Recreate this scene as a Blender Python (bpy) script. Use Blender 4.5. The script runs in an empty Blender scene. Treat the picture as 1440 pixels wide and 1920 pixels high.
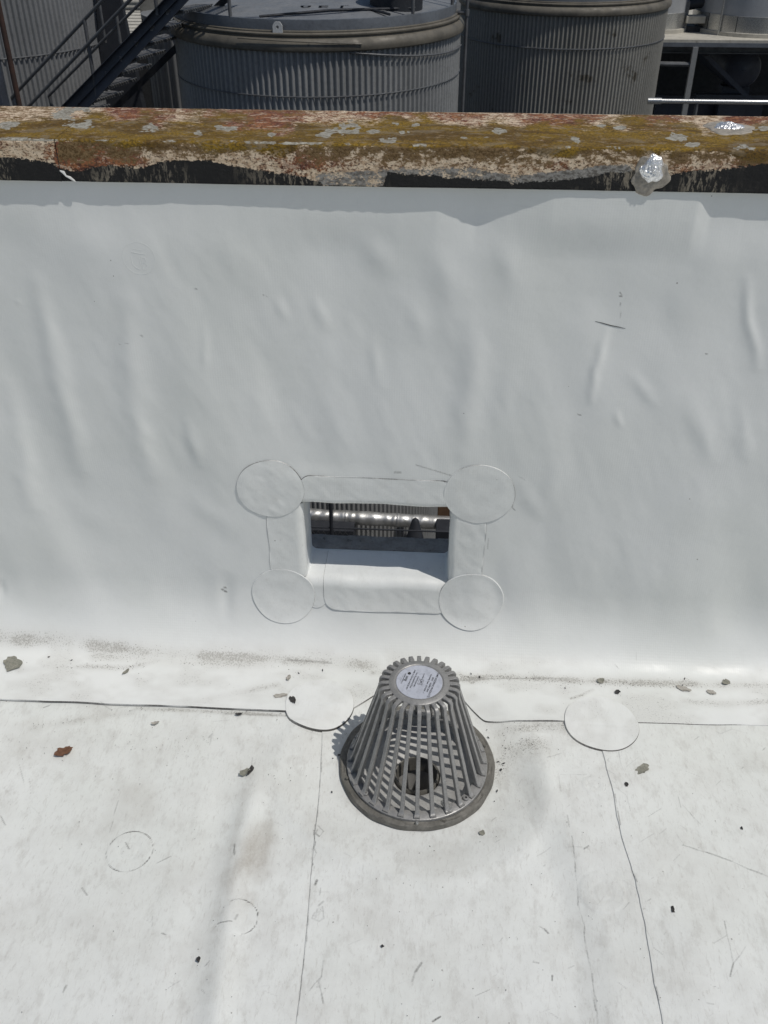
import bpy, math, random
import numpy as np
from mathutils import Vector, Matrix
R = math.radians
sc = bpy.context.scene
C = sc.collection
random.seed(7)

# ------------------------------------------------------------------ camera, sky, sun, exposure
F_PX = 1750.0; PITCH = R(35); YAW = R(3.5); CAM = np.array([0, 0, 1.6])
cd = bpy.data.cameras.new('camera'); cam = bpy.data.objects.new('camera', cd); C.objects.link(cam)
cam.location = CAM; cam.rotation_euler = (math.pi/2-PITCH, 0, YAW)
cd.sensor_fit = 'VERTICAL'; cd.sensor_height = 36; cd.sensor_width = 27
cd.lens = F_PX/1920*36; cd.clip_start = 0.05; cd.clip_end = 2000
cd.dof.use_dof = True; cd.dof.focus_distance = 2.1; cd.dof.aperture_fstop = 22
sc.camera = cam
SUN = Vector((0.394, -0.222, 0.89)).normalized()
w = bpy.data.worlds.new('World'); sc.world = w; w.use_nodes = True
wn = w.node_tree; wn.nodes.clear()
sky = wn.nodes.new('ShaderNodeTexSky'); sky.sky_type = 'NISHITA'; sky.sun_disc = False
sky.sun_elevation = math.asin(SUN.z); sky.sun_rotation = math.atan2(SUN.x, SUN.y)
bg = wn.nodes.new('ShaderNodeBackground'); bg.inputs['Strength'].default_value = 0.054
wo = wn.nodes.new('ShaderNodeOutputWorld')
wn.links.new(sky.outputs[0], bg.inputs[0]); wn.links.new(bg.outputs[0], wo.inputs[0])
sl = bpy.data.lights.new('sun', 'SUN'); sl.energy = 2.5; sl.angle = R(0.53); sl.color = (1, .965, .91)
so = bpy.data.objects.new('sun', sl); C.objects.link(so); so.location = (3, -2, 8)
so.rotation_euler = SUN.to_track_quat('Z', 'Y').to_euler()
vs = sc.view_settings; vs.view_transform = 'Standard'; vs.look = 'None'; vs.exposure = 0; vs.gamma = 1
try: vs.use_curve_mapping = False
except Exception: pass

# ------------------------------------------------------------------ pixel -> place
FW = np.array([-math.sin(YAW)*math.cos(PITCH), math.cos(YAW)*math.cos(PITCH), -math.sin(PITCH)])
RT = np.array([math.cos(YAW), math.sin(YAW), 0]); UP = np.cross(RT, FW)
def ray(x, y): return FW+RT*(x-720)/F_PX-UP*(y-960)/F_PX
def onz(x, y, z=0.0): r = ray(x, y); return CAM+r*(z-CAM[2])/r[2]
def ony(x, y, Y=1.72): r = ray(x, y); return CAM+r*(Y-CAM[1])/r[1]

# ------------------------------------------------------------------ noise and masks in numpy
def vnoise(x, y, s, seed=0):
    rg = np.random.RandomState(seed); T = rg.rand(256, 256)
    u = x/s+57.3; v = y/s+91.7; i = np.floor(u).astype(int); j = np.floor(v).astype(int)
    a = u-i; b = v-j; a = a*a*a*(a*(a*6-15)+10); b = b*b*b*(b*(b*6-15)+10)
    g = lambda p, q: T[p % 256, q % 256]
    return (g(i, j)*(1-a)+g(i+1, j)*a)*(1-b)+(g(i, j+1)*(1-a)+g(i+1, j+1)*a)*b-.5
def fbm(x, y, s, seed=0, n=4, p=.5):
    r = 0; a = 1
    for k in range(n): r = r+a*vnoise(x, y, s/2**k, seed+k*13); a *= p
    return r
def sstep(a, b, x): t = np.clip((x-a)/(b-a), 0, 1); return t*t*(3-2*t)
def polydist(x, y, pts):
    d = np.full(x.shape, 9.0)
    for (x0, y0), (x1, y1) in zip(pts[:-1], pts[1:]):
        dx, dy = x1-x0, y1-y0; L = dx*dx+dy*dy+1e-12
        t = np.clip(((x-x0)*dx+(y-y0)*dy)/L, 0, 1)
        d = np.minimum(d, np.hypot(x-x0-t*dx, y-y0-t*dy))
    return d
def polysigned(x, y, pts):      # distance and end-fade for ridges
    d = polydist(x, y, pts); (xa, ya), (xb, yb) = pts[0], pts[-1]
    return d

# ------------------------------------------------------------------ materials
def mat(name, rough=.6, metal=0.0, col=(.5, .5, .5), spec=.5):
    m = bpy.data.materials.new(name); m.use_nodes = True; nt = m.node_tree
    b = nt.nodes['Principled BSDF']; b.inputs['Roughness'].default_value = rough
    b.inputs['Metallic'].default_value = metal; b.inputs['Base Color'].default_value = (*col, 1)
    b.inputs['Specular IOR Level'].default_value = spec
    return m, nt, b
def N(nt, t, **k):
    n = nt.nodes.new(t)
    for a, v in k.items():
        if a.startswith('i_'): n.inputs[a[2:].replace('_', ' ')].default_value = v
        else: setattr(n, a, v)
    return n
def noise(nt, co, scale, detail=4, rough=.55, dist=0):
    n = N(nt, 'ShaderNodeTexNoise'); n.inputs['Scale'].default_value = scale; n.inputs['Detail'].default_value = detail
    n.inputs['Roughness'].default_value = rough; n.inputs['Distortion'].default_value = dist
    if co is not None: nt.links.new(co, n.inputs['Vector'])
    return n.outputs['Fac']
def mth(nt, op, a, b=None, clamp=False):
    n = N(nt, 'ShaderNodeMath'); n.operation = op; n.use_clamp = clamp
    for i, v in enumerate((a, b)):
        if v is None: continue
        if isinstance(v, (int, float)): n.inputs[i].default_value = v
        else: nt.links.new(v, n.inputs[i])
    return n.outputs[0]
def ramp(nt, f, a, b, lo=0.0, hi=1.0):
    n = N(nt, 'ShaderNodeMapRange'); n.interpolation_type = 'SMOOTHSTEP'
    for k, v in zip((1, 2, 3, 4), (a, b, lo, hi)): n.inputs[k].default_value = v
    nt.links.new(f, n.inputs[0]); return n.outputs[0]
def mix(nt, f, a, b, mode='MIX'):
    n = N(nt, 'ShaderNodeMix'); n.data_type = 'RGBA'; n.blend_type = mode
    if isinstance(f, (int, float)): n.inputs[0].default_value = f
    else: nt.links.new(f, n.inputs[0])
    for i, v in ((6, a), (7, b)):
        if isinstance(v, tuple): n.inputs[i].default_value = (*v, 1)
        else: nt.links.new(v, n.inputs[i])
    return n.outputs[2]
def bump(nt, b, h, strength, dist):
    n = N(nt, 'ShaderNodeBump'); n.inputs['Strength'].default_value = strength; n.inputs['Distance'].default_value = dist
    nt.links.new(h, n.inputs['Height']); nt.links.new(n.outputs[0], b.inputs['Normal']); return n
def coord(nt): return N(nt, 'ShaderNodeTexCoord').outputs['Object']
def scaled(nt, co, s):
    m = N(nt, 'ShaderNodeMapping'); m.inputs['Scale'].default_value = s; nt.links.new(co, m.inputs[0]); return m.outputs[0]
def attr(nt, name):
    a = N(nt, 'ShaderNodeAttribute'); a.attribute_name = name
    s = N(nt, 'ShaderNodeSeparateColor'); nt.links.new(a.outputs['Color'], s.inputs[0]); return s.outputs

def membrane_mat(name, base, dirty):
    m, nt, b = mat(name, rough=.5, spec=.5)
    co = coord(nt); A = attr(nt, 'marks')
    c = mix(nt, ramp(nt, noise(nt, co, 2.2, 3), .35, .7), base, tuple(v*q for v, q in zip(base, (.95, .955, .94))))
    # patchy thin soil film
    film = mth(nt, 'MULTIPLY', ramp(nt, noise(nt, co, 7, 6, .7), .40, .70), .40*dirty)
    c = mix(nt, film, c, (.55, .54, .505))
    film2 = mth(nt, 'MULTIPLY', ramp(nt, noise(nt, scaled(nt, co, (1, .5, 1)), 34, 5, .72), .49, .70), .42*dirty)
    c = mix(nt, film2, c, (.49, .48, .445))
    film3 = mth(nt, 'MULTIPLY', ramp(nt, noise(nt, scaled(nt, co, (2.2, .6, 1)), 90, 6, .75, .5), .52, .68), .34*dirty)
    c = mix(nt, film3, c, (.40, .38, .34))
    # fine dark specks everywhere, dense where the grit mask says
    spk = noise(nt, co, 520, 2, .6); spk2 = noise(nt, co, 240, 3, .6)
    thr = mth(nt, 'SUBTRACT', .69-.02*dirty, mth(nt, 'MULTIPLY', A[1], .235))
    sp = ramp(nt, mth(nt, 'SUBTRACT', mth(nt, 'MULTIPLY', mth(nt, 'ADD', spk, spk2), .5), thr), 0, .07)
    c = mix(nt, mth(nt, 'MULTIPLY', sp, .55), c, (.16, .15, .13))
    c = mix(nt, mth(nt, 'MULTIPLY', A[1], .40), c, (.38, .36, .32))
    # tiny flecks
    v = N(nt, 'ShaderNodeTexVoronoi'); v.inputs['Scale'].default_value = 62; nt.links.new(co, v.inputs['Vector'])
    vc = N(nt, 'ShaderNodeSeparateColor'); nt.links.new(v.outputs['Color'], vc.inputs[0])
    fl = mth(nt, 'MULTIPLY', mth(nt, 'LESS_THAN', v.outputs['Distance'], mth(nt, 'MULTIPLY', vc.outputs[1], .11)), mth(nt, 'GREATER_THAN', vc.outputs[0], 1-.16*dirty))
    c = mix(nt, mth(nt, 'MULTIPLY', fl, .6), c, (.16, .14, .12))
    # brown stain and drawn marks
    c = mix(nt, mth(nt, 'MULTIPLY', A[2], mth(nt, 'ADD', .35, mth(nt, 'MULTIPLY', spk2, .5))), c, (.31, .27, .22))
    lin = ramp(nt, mth(nt, 'MULTIPLY', A[0], mth(nt, 'ADD', .45, noise(nt, co, 300, 2))), .06, .85)
    c = mix(nt, lin, c, (.075, .07, .062))
    nt.links.new(c, b.inputs['Base Color'])
    # woven scrim + film relief
    w1 = N(nt, 'ShaderNodeTexWave'); w1.bands_direction = 'X'; w1.inputs['Scale'].default_value = 62; w1.inputs['Distortion'].default_value = .35
    w2 = N(nt, 'ShaderNodeTexWave'); w2.bands_direction = 'Y' if dirty > .5 else 'Z'; w2.inputs['Scale'].default_value = 62; w2.inputs['Distortion'].default_value = .35
    nt.links.new(co, w1.inputs[0]); nt.links.new(co, w2.inputs[0])
    scr = mth(nt, 'MULTIPLY', mth(nt, 'ADD', w1.outputs['Fac'], w2.outputs['Fac']), ramp(nt, noise(nt, co, 5, 2), .4, .65))
    h = mth(nt, 'ADD', mth(nt, 'MULTIPLY', scr, .05), mth(nt, 'ADD', mth(nt, 'MULTIPLY', noise(nt, co, 60, 5, .6), .3+.6*dirty), mth(nt, 'MULTIPLY', noise(nt, co, 14, 3), .8+1.8*dirty)))
    bump(nt, b, h, .8, .0011)
    nt.links.new(ramp(nt, noise(nt, co, 12, 4), .3, .7, .38, .56), b.inputs['Roughness'])
    return m
M = {}
M['deck'] = membrane_mat('white_roof_membrane_weathered', (.752, .764, .738), 1.0)
M['wall'] = membrane_mat('white_roof_membrane_clean', (.765, .775, .755), .12)
M['patch'] = membrane_mat('white_roof_membrane_patch', (.765, .775, .755), .40)

def weathered(name, base, alt, rough=.6, metal=0, scale=6, streak=True, bumpd=.0015, spots=None, fine=60):
    m, nt, b = mat(name, rough, metal)
    co = coord(nt); s = scaled(nt, co, (1, 1, .18)) if streak else co
    c = mix(nt, ramp(nt, noise(nt, s, scale, 6, .65), .35, .7), base, alt)
    c = mix(nt, mth(nt, 'MULTIPLY', ramp(nt, noise(nt, co, fine, 3), .45, .7), .35), c, tuple(v*.55 for v in base))
    if spots: c = mix(nt, ramp(nt, noise(nt, co, scale*1.7, 7, .7), .60, .68), c, spots)
    nt.links.new(c, b.inputs['Base Color'])
    nt.links.new(ramp(nt, noise(nt, co, scale*3, 4), .3, .7, rough*.8, min(1, rough*1.25)), b.inputs['Roughness'])
    bump(nt, b, noise(nt, co, fine*.8, 4), .6, bumpd)
    return m
M['strainer'] = weathered('cast_aluminium_grey', (.27, .266, .258), (.33, .325, .315), .42, .28, 30, False, .0006, None, 300)
M['bowl'] = weathered('grey_drain_bowl', (.50, .495, .475), (.38, .37, .355), .55, .3, 14, False, .0008, None, 120)
M['clamp'] = weathered('grimy_clamping_ring', (.13, .124, .108), (.20, .19, .168), .7, .2, 22, False, .0012, (.07, .065, .055), 160)
M['dark'] = weathered('dark_shaft_and_shade', (.02, .02, .02), (.03, .03, .03), .9, 0, 10, False)  # near black for the drain shaft and the shade box behind the stair
M['bright'] = weathered('bare_zinc', (.62, .62, .6), (.45, .45, .44), .3, .8, 40, False, .0004, None, 200)
M['tank'] = weathered('grey_cladding_steel', (.33, .333, .33), (.27, .273, .27), .5, .25, 1.3, True, .002, None, 24)
M['tank2'] = weathered('olive_grey_cladding_steel', (.31, .30, .27), (.24, .233, .21), .55, .2, 1.1, True, .002, (.13, .115, .09), 24)
M['tankL'] = weathered('pale_grey_cladding_steel', (.28, .283, .285), (.235, .24, .243), .5, .25, 1.3, True, .002, None, 24)
M['roofpaint'] = weathered('grey_tank_roof_paint', (.17, .18, .19), (.215, .222, .23), .55, .1, 2.5, False, .003, (.12, .125, .13), 20)
M['band'] = weathered('tan_weathered_band', (.15, .135, .108), (.085, .078, .064), .6, .15, 3, False, .006, (.07, .065, .055), 14)
M['rim'] = weathered('blue_grey_rim_paint', (.16, .175, .195), (.12, .13, .145), .5, .2, 3, False, .002, None, 30)
M['steel'] = weathered('dark_blue_grey_steel', (.075, .085, .108), (.055, .062, .078), .5, .2, 3, False, .001, None, 30)
M['pipe'] = weathered('grey_painted_pipe', (.15, .155, .16), (.10, .10, .105), .5, .3, 6, False, .001, None, 30)
M['rust'] = weathered('rust_brown_steel', (.06, .03, .022), (.035, .022, .018), .85, 0, 8, False, .002, None, 40)
M['grating'] = weathered('galvanised_grating', (.30, .30, .30), (.20, .20, .20), .55, .4, 12, False, .001, None, 60)
M['concrete'] = weathered('grey_concrete', (.26, .25, .235), (.19, .185, .175), .85, 0, 1.2, False, .004, (.13, .125, .12), 12)
M['slab'] = weathered('pale_concrete_slab', (.52, .49, .42), (.40, .38, .33), .85, 0, 2.2, False, .004, (.28, .25, .2), 12)
M['yard'] = weathered('stained_yard_concrete', (.10, .10, .098), (.07, .07, .07), .85, 0, .7, False, .004, (.05, .05, .05), 8)
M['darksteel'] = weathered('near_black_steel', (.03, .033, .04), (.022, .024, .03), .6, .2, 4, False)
M['bluetank'] = weathered('navy_vessel_paint', (.055, .065, .095), (.04, .046, .065), .45, .1, 3, False)
M['whitetank'] = weathered('pale_vessel_paint', (.42, .43, .44), (.33, .34, .35), .5, .1, 2, True)
M['white'] = weathered('white_painted_steel', (.72, .72, .70), (.6, .6, .58), .5, .1, 8, False)
M['masonry'] = weathered('grey_render', (.20, .19, .18), (.14, .135, .125), .9, 0, 9, False, .004, (.07, .07, .065), 60)
M['sill'] = weathered('grimy_grey_sill', (.34, .32, .29), (.24, .225, .20), .8, 0, 26, False, .003, (.06, .055, .05), 120)
M['label'] = weathered('pale_label_film', (.47, .49, .55), (.44, .46, .52), .35, 0, 20, False, .0001, None, 100)
M['ink'] = mat('black_print', .5, 0, (.03, .03, .032))[0]
M['leaf'] = weathered('dry_brown_leaf', (.12, .055, .03), (.20, .10, .055), .8, 0, 90, False, .001, None, 300)
M['flake'] = weathered('grey_green_flake', (.20, .20, .165), (.30, .29, .24), .85, 0, 110, False, .001, None, 300)
M['flaketan'] = weathered('pale_tan_flake', (.42, .40, .36), (.30, .28, .24), .8, 0, 80, False, .001, None, 300)
M['chip'] = weathered('black_chip', (.035, .035, .035), (.05, .045, .04), .8, 0, 90, False, .001, None, 300)
M['grit'] = weathered('dark_roof_grit', (.16, .145, .12), (.08, .075, .065), .9, 0, 60, False, .0005, None, 300)

def foil():
    m, nt, b = mat('crumpled_aluminium_foil', .32, .75, (.90, .90, .90)); co = coord(nt)
    bump(nt, b, noise(nt, co, 70, 2, .5, 2.5), .8, .005); return m
M['foil'] = foil()
def jacket():
    m, nt, b = mat('dented_insulation_jacket', .42, .85, (.74, .73, .71)); co = coord(nt)
    wv = N(nt, 'ShaderNodeTexWave'); wv.bands_direction = 'X'; wv.inputs['Scale'].default_value = 2.2; wv.inputs['Distortion'].default_value = 7
    wv.inputs['Detail'].default_value = 3; nt.links.new(co, wv.inputs[0])
    bump(nt, b, mth(nt, 'ADD', wv.outputs['Fac'], noise(nt, co, 9, 4)), .7, .009)
    c = mix(nt, ramp(nt, noise(nt, co, 5, 5), .4, .7), (.74, .73, .7), (.5, .49, .46)); nt.links.new(c, b.inputs['Base Color']); return m
M['jacket'] = jacket()
def putty():
    return weathered('dried_grey_sealant', (.40, .36, .30), (.24, .22, .19), .8, 0, 60, False, .003, (.15, .13, .11), 180)
M['putty'] = putty()
def coping_mat():
    m, nt, b = mat('weathered_painted_coping', .8, 0); co = coord(nt)
    A = attr(nt, 'cap_a'); B = attr(nt, 'cap_b')
    st = scaled(nt, co, (.55, 1, 1))
    n1 = noise(nt, st, 110, 6, .68); n2 = noise(nt, co, 46, 6, .65, .4); n3 = noise(nt, st, 170, 4, .7); n0 = noise(nt, scaled(nt, co, (.4, 1, 1)), 19, 5, .6, .6)
    def sel(mask, n, k=.9, w=.09):      # crisp, noise-broken edge of a mask
        return ramp(nt, mth(nt, 'ADD', mask, mth(nt, 'MULTIPLY', mth(nt, 'SUBTRACT', n, .5), k)), .5-w, .5+w)
    n4 = noise(nt, scaled(nt, co, (.7, 1, 1)), 300, 3, .7); n5 = noise(nt, st, 75, 6, .75, .3)
    ng = mth(nt, 'ADD', mth(nt, 'MULTIPLY', n1, .4), mth(nt, 'ADD', mth(nt, 'MULTIPLY', n4, .35), mth(nt, 'MULTIPLY', n2, .25)))
    dk = (.055, .034, .022)
    cream = mix(nt, ramp(nt, n1, .40, .60), (.68, .55, .40), (.47, .34, .22))
    cream = mix(nt, mth(nt, 'MULTIPLY', ramp(nt, ng, .50, .56), .85), cream, (.17, .105, .06))
    cream = mix(nt, mth(nt, 'MULTIPLY', ramp(nt, n4, .54, .60), .8), cream, dk)
    rust = mix(nt, ramp(nt, n2, .4, .62), (.17, .055, .032), (.33, .135, .055))
    rust = mix(nt, mth(nt, 'MULTIPLY', ramp(nt, n4, .48, .56), .75), rust, (.05, .026, .018))
    rust = mix(nt, mth(nt, 'MULTIPLY', ramp(nt, n5, .53, .58), .8), rust, (.50, .37, .27))
    moss = mix(nt, ramp(nt, n0, .40, .60), (.135, .076, .013), (.255, .155, .013))
    moss = mix(nt, mth(nt, 'MULTIPLY', ramp(nt, n4, .47, .56), .65), moss, (.042, .028, .012))
    moss = mix(nt, mth(nt, 'MULTIPLY', ramp(nt, n5, .55, .60), .7), moss, (.27, .20, .115))
    moss = mix(nt, mth(nt, 'MULTIPLY', ramp(nt, noise(nt, st, 30, 5, .7, .5), .53, .62), .6), moss, (.21, .165, .105))
    brown = mix(nt, ramp(nt, n4, .44, .56), (.10, .058, .02), (.20, .13, .06))
    lich = mix(nt, ramp(nt, n3, .42, .58), (.40, .385, .33), (.22, .20, .16))
    coat = mix(nt, ramp(nt, n3, .44, .58), (.27, .26, .24), (.13, .12, .105))
    tn = noise(nt, scaled(nt, co, (1, 1, .3)), 150, 4, .7, .4); tn2 = noise(nt, scaled(nt, co, (.3, .3, .3)), 22, 2)
    tar = mix(nt, mth(nt, 'MULTIPLY', ramp(nt, tn, .50, .60), ramp(nt, tn2, .42, .62)), (.013, .013, .013), (.20, .175, .135))
    c = mix(nt, sel(A[1], ng, 3.4, .14), cream, rust)
    c = mix(nt, sel(B[2], ng, 3.4, .16), c, brown)
    c = mix(nt, sel(A[0], ng, 2.8, .26), c, moss)
    c = mix(nt, sel(B[0], ng, 2.6, .1), c, coat)
    c = mix(nt, sel(B[1], n2, 1.6, .06), c, mix(nt, ramp(nt, ng, .40, .47), (.13, .10, .06), lich))
    c = mix(nt, sel(A[2], ng, 2.6, .06), c, tar)
    nt.links.new(c, b.inputs['Base Color'])
    h = mth(nt, 'ADD', n1, mth(nt, 'ADD', n3, mth(nt, 'MULTIPLY', n2, 1.5)))
    bump(nt, b, h, .9, .0022); b.inputs['Specular IOR Level'].default_value = .35
    return m
M['coping'] = coping_mat()

# ------------------------------------------------------------------ object helpers
def tag(o, label=None, cat=None, group=None, kind=None):
    if label: o['label'] = label
    if cat: o['category'] = cat
    if group: o['group'] = group
    if kind: o['kind'] = kind
    return o
def thing(name, label, cat, loc=(0, 0, 0), group=None, rz=0):
    o = bpy.data.objects.new(name, None); C.objects.link(o); o.location = loc; o.rotation_euler = (0, 0, rz)
    o.empty_display_size = .1
    return tag(o, label, cat, group)
def link(name, me, parent=None, loc=(0, 0, 0)):
    o = bpy.data.objects.new(name, me); C.objects.link(o); o.location = loc
    if parent: o.parent = parent
    return o
def npmesh(name, V, Fq, m, smooth=True, attrs=None, org=(0, 0, 0)):
    V = np.asarray(V, dtype=np.float64)-np.array(org); Fq = np.asarray(Fq, dtype=np.int32)
    me = bpy.data.meshes.new(name); me.vertices.add(len(V)); me.vertices.foreach_set('co', V.ravel().astype(np.float32))
    n, k = Fq.shape; me.loops.add(n*k); me.loops.foreach_set('vertex_index', Fq.ravel())
    me.polygons.add(n); me.polygons.foreach_set('loop_start', np.arange(n, dtype=np.int32)*k)
    me.update(calc_edges=True); me.polygons.foreach_set('use_smooth', np.full(n, smooth))
    for a, col in (attrs or {}).items():
        at = me.color_attributes.new(a, 'FLOAT_COLOR', 'POINT'); c = np.ones((len(V), 4), np.float32); c[:, :3] = col
        at.data.foreach_set('color', c.ravel())
    me.materials.append(m); me.validate(); me.update(); return me
def gridfaces(nu, nv, closed=False):
    i = np.arange(nu if closed else nu-1)[:, None]; j = np.arange(nv-1)[None, :]
    a = i*nv+j; b = ((i+1) % nu)*nv+j
    return np.stack([a, b, b+1, a+1], -1).reshape(-1, 4)
class MB:
    """collects simple solids into one mesh"""
    def __init__(s): s.v = []; s.f = []
    def add(s, v, f): n = len(s.v); s.v += [tuple(p) for p in v]; s.f += [tuple(i+n for i in q) for q in f]; return s
    def hexa(s, p): return s.add(p, [(0, 3, 2, 1), (4, 5, 6, 7), (0, 1, 5, 4), (1, 2, 6, 5), (2, 3, 7, 6), (3, 0, 4, 7)])
    def box(s, x0, x1, y0, y1, z0, z1): return s.hexa([(x0, y0, z0), (x1, y0, z0), (x1, y1, z0), (x0, y1, z0), (x0, y0, z1), (x1, y0, z1), (x1, y1, z1), (x0, y1, z1)])
    def tube(s, pts, r, n=12, cap=True):
        pts = [Vector(p) for p in pts]; b = len(s.v); up = None
        for i, p in enumerate(pts):
            t = (pts[min(i+1, len(pts)-1)]-pts[max(i-1, 0)]).normalized()
            if up is None: up = t.orthogonal().normalized()
            up = (up-t*up.dot(t)).normalized(); q = t.cross(up); rr = r[i] if isinstance(r, (list, tuple)) else r
            for k in range(n): a = 2*math.pi*k/n; s.v.append(tuple(p+up*rr*math.cos(a)+q*rr*math.sin(a)))
        for i in range(len(pts)-1):
            for k in range(n): k2 = (k+1) % n; s.f.append((b+i*n+k, b+i*n+k2, b+(i+1)*n+k2, b+(i+1)*n+k))
        if cap: s.f.append(tuple(b+k for k in range(n))[::-1]); s.f.append(tuple(b+(len(pts)-1)*n+k for k in range(n)))
        return s
    def lathe(s, prof, n=64, cx=0, cy=0, amp=None):
        b = len(s.v); m = len(prof)
        for i in range(n):
            a = 2*math.pi*i/n
            for r, z in prof: s.v.append((cx+r*math.cos(a), cy+r*math.sin(a), z))
        for i in range(n):
            i2 = (i+1) % n
            for j in range(m-1):
                s.f.append((b+i*m+j, b+i2*m+j, b+i2*m+j+1, b+i*m+j+1))
        return s
    def prism(s, poly, z0, z1):
        n = len(poly); s.add([(x, y, z0) for x, y in poly]+[(x, y, z1) for x, y in poly],
            [tuple(range(n))[::-1], tuple(range(n, 2*n))]+[(i, (i+1) % n, n+(i+1) % n, n+i) for i in range(n)]); return s
    def mesh(s, name, m, org=(0, 0, 0), smooth=False, bevel=0):
        me = bpy.data.meshes.new(name); o = Vector(org)
        me.from_pydata([tuple(Vector(v)-o) for v in s.v], [], s.f); me.validate(); me.materials.append(m)
        import bmesh
        bm = bmesh.new(); bm.from_mesh(me)
        if bevel:
            bmesh.ops.bevel(bm, geom=[e for e in bm.edges if len(e.link_faces) == 2 and e.calc_face_angle(0) > .6], offset=bevel, segments=2, profile=.6, affect='EDGES')
        bmesh.ops.recalc_face_normals(bm, faces=bm.faces)
        for fc in bm.faces: fc.smooth = smooth
        if smooth:
            for e in bm.edges:
                if len(e.link_faces) == 2 and e.calc_face_angle(0) > R(38): e.smooth = False
        bm.to_mesh(me); bm.free(); return me
    def part(s, name, m, parent=None, smooth=False, bevel=0):
        org = parent.location if parent else (0, 0, 0)
        return link(name, s.mesh(name, m, org, smooth, bevel), parent)

# ------------------------------------------------------------------ the roof surface as functions
DX, DY = -.011, 1.343                         # drain centre
HOLE = .1625
px2 = lambda L, z=0.0: [tuple(onz(x, y, z)[:2]) for x, y in L]
FOLD_L = px2([(462, 1500), (440, 1600), (418, 1720), (398, 1860), (385, 1990)])
RISE_R = px2([(985, 1440), (1030, 1560), (1075, 1680), (1110, 1800), (1130, 1990)])
PLATES = [(*onz(243, 1596)[:2], .045), (*onz(449, 1722)[:2], .034), (*onz(1112, 1480)[:2], .024), (*onz(1128, 1680)[:2], .043)]
def xat(poly, y):
    ys = [p[1] for p in poly][::-1]; xs = [p[0] for p in poly][::-1]; return np.interp(y, ys, xs)
def hd(x, y):
    r = np.hypot(x-DX, y-DY)
    rr = r*(1+.05*np.sin(3*np.arctan2(y-DY, x-DX)+1))
    h = -.016*(1-sstep(.172, .27, rr))+.0034*np.exp(-((rr-.285)/.022)**2)*(y < DY+.1)
    xl = xat(FOLD_L, y); fade = 1-sstep(1.18, 1.36, y)
    h = h+fade*.0105*np.exp(-((x-xl-.012)/.026)**2)-fade*.003*np.exp(-((x-xl+.05)/.03)**2)
    xr = xat(RISE_R, y); fr = 1-sstep(1.30, 1.44, y)
    h = h+fr*.0125*sstep(-.035, .045, x-xr)*(1-.7*sstep(.13, .4, x-xr))
    h = h+.0075*vnoise(x, y, .33, 3)+.0034*vnoise(x, y*1.3, .11, 5)+.0011*vnoise(x, y, .045, 8)
    for cx, cy, q in PLATES:
        d = np.hypot(x-cx, y-cy); h = h+.0009*(1-sstep(q-.004, q+.003, d))-.0006*np.exp(-((d-q*.42)/.004)**2)
    return h*(1-sstep(1.5, 1.62, y)*.75)
EDGE_PX = [(-900, 1275), (0, 1312), (230, 1321), (540, 1336), (598, 1368), (640, 1340), (700, 1304), (740, 1284), (800, 1277), (850, 1290),
           (886, 1326), (908, 1347), (935, 1352), (1060, 1354), (1195, 1356), (1440, 1363), (2300, 1392)]
EDGE = px2(EDGE_PX)
_ex = np.linspace(-4, 4, 8001); _ey = np.interp(_ex, [p[0] for p in EDGE], [p[1] for p in EDGE]); _k = np.hanning(27); _ey = np.convolve(np.pad(_ey, 13, 'edge'), _k/_k.sum(), 'valid')
def yedge(x):
    return np.interp(x, _ex, _ey)+.0012*vnoise(x, x*0, .06, 21)

# marks: R = drawn dirt lines, G = grit density, B = brown stain
def stroke(col, x, y, ch, pts, wd, a, soft=.6):
    ax = [p[0] for p in pts]; ay = [p[1] for p in pts]; q = wd*3+.006
    s = np.where((x > min(ax)-q) & (x < max(ax)+q) & (y > min(ay)-q) & (y < max(ay)+q))[0]
    if not len(s): return
    d = polydist(x[s], y[s], pts)
    v = a*(1-sstep(wd*(1-soft), wd*(1+soft)+.0012, d)); col[s, ch] = np.maximum(col[s, ch], v)
def ring(col, x, y, cx, cy, r, wd, a, ch=0, a0=0, a1=360, seed=1):
    s = np.where((abs(x-cx) < r+.02) & (abs(y-cy) < r+.02))[0]
    if not len(s): return
    d = np.abs(np.hypot(x[s]-cx, y[s]-cy)-r); t = np.degrees(np.arctan2(y[s]-cy, x[s]-cx)) % 360
    k = ((t-a0) % 360 < (a1-a0)) * (.62+1.1*vnoise(t/40, t*0, .5, seed))
    col[s, ch] = np.maximum(col[s, ch], a*k*(1-sstep(wd*.4, wd*1.6, d)))
rs = random.Random(11)
SCR = []
for k in range(150):     # short random scuffs in the membrane, most of them right of the drain
    X = rs.choice([rs.uniform(0, 1440), rs.uniform(900, 1440)]); Y = rs.uniform(1375, 1915); L = rs.choice([5, 8, 12, 18, 30]); a = rs.choice([rs.uniform(0, 3.14), rs.uniform(.2, .9), rs.uniform(2.2, 2.8)])
    SCR.append((px2([(X, Y), (X+L*.5*math.cos(a)+rs.uniform(-1.5, 1.5), Y+L*.5*math.sin(a)), (X+L*math.cos(a), Y+L*math.sin(a))]), rs.uniform(.0002, .0008), rs.uniform(.10, .42)))
def P(pts, wd, a):
    q = []; f = random.Random(len(SCR))
    for (x0, y0), (x1, y1) in zip(pts[:-1], pts[1:]):
        n = max(1, int(math.hypot(x1-x0, y1-y0)/14))
        q += [(x0+(x1-x0)*i/n+f.uniform(-1.2, 1.2), y0+(y1-y0)*i/n) for i in range(n)]
    q.append(pts[-1]); q = px2(q)
    for i in range(len(q)-1): SCR.append((q[i:i+2], wd*f.uniform(.45, 1.05), a*f.uniform(.45, 1.0)))
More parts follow.
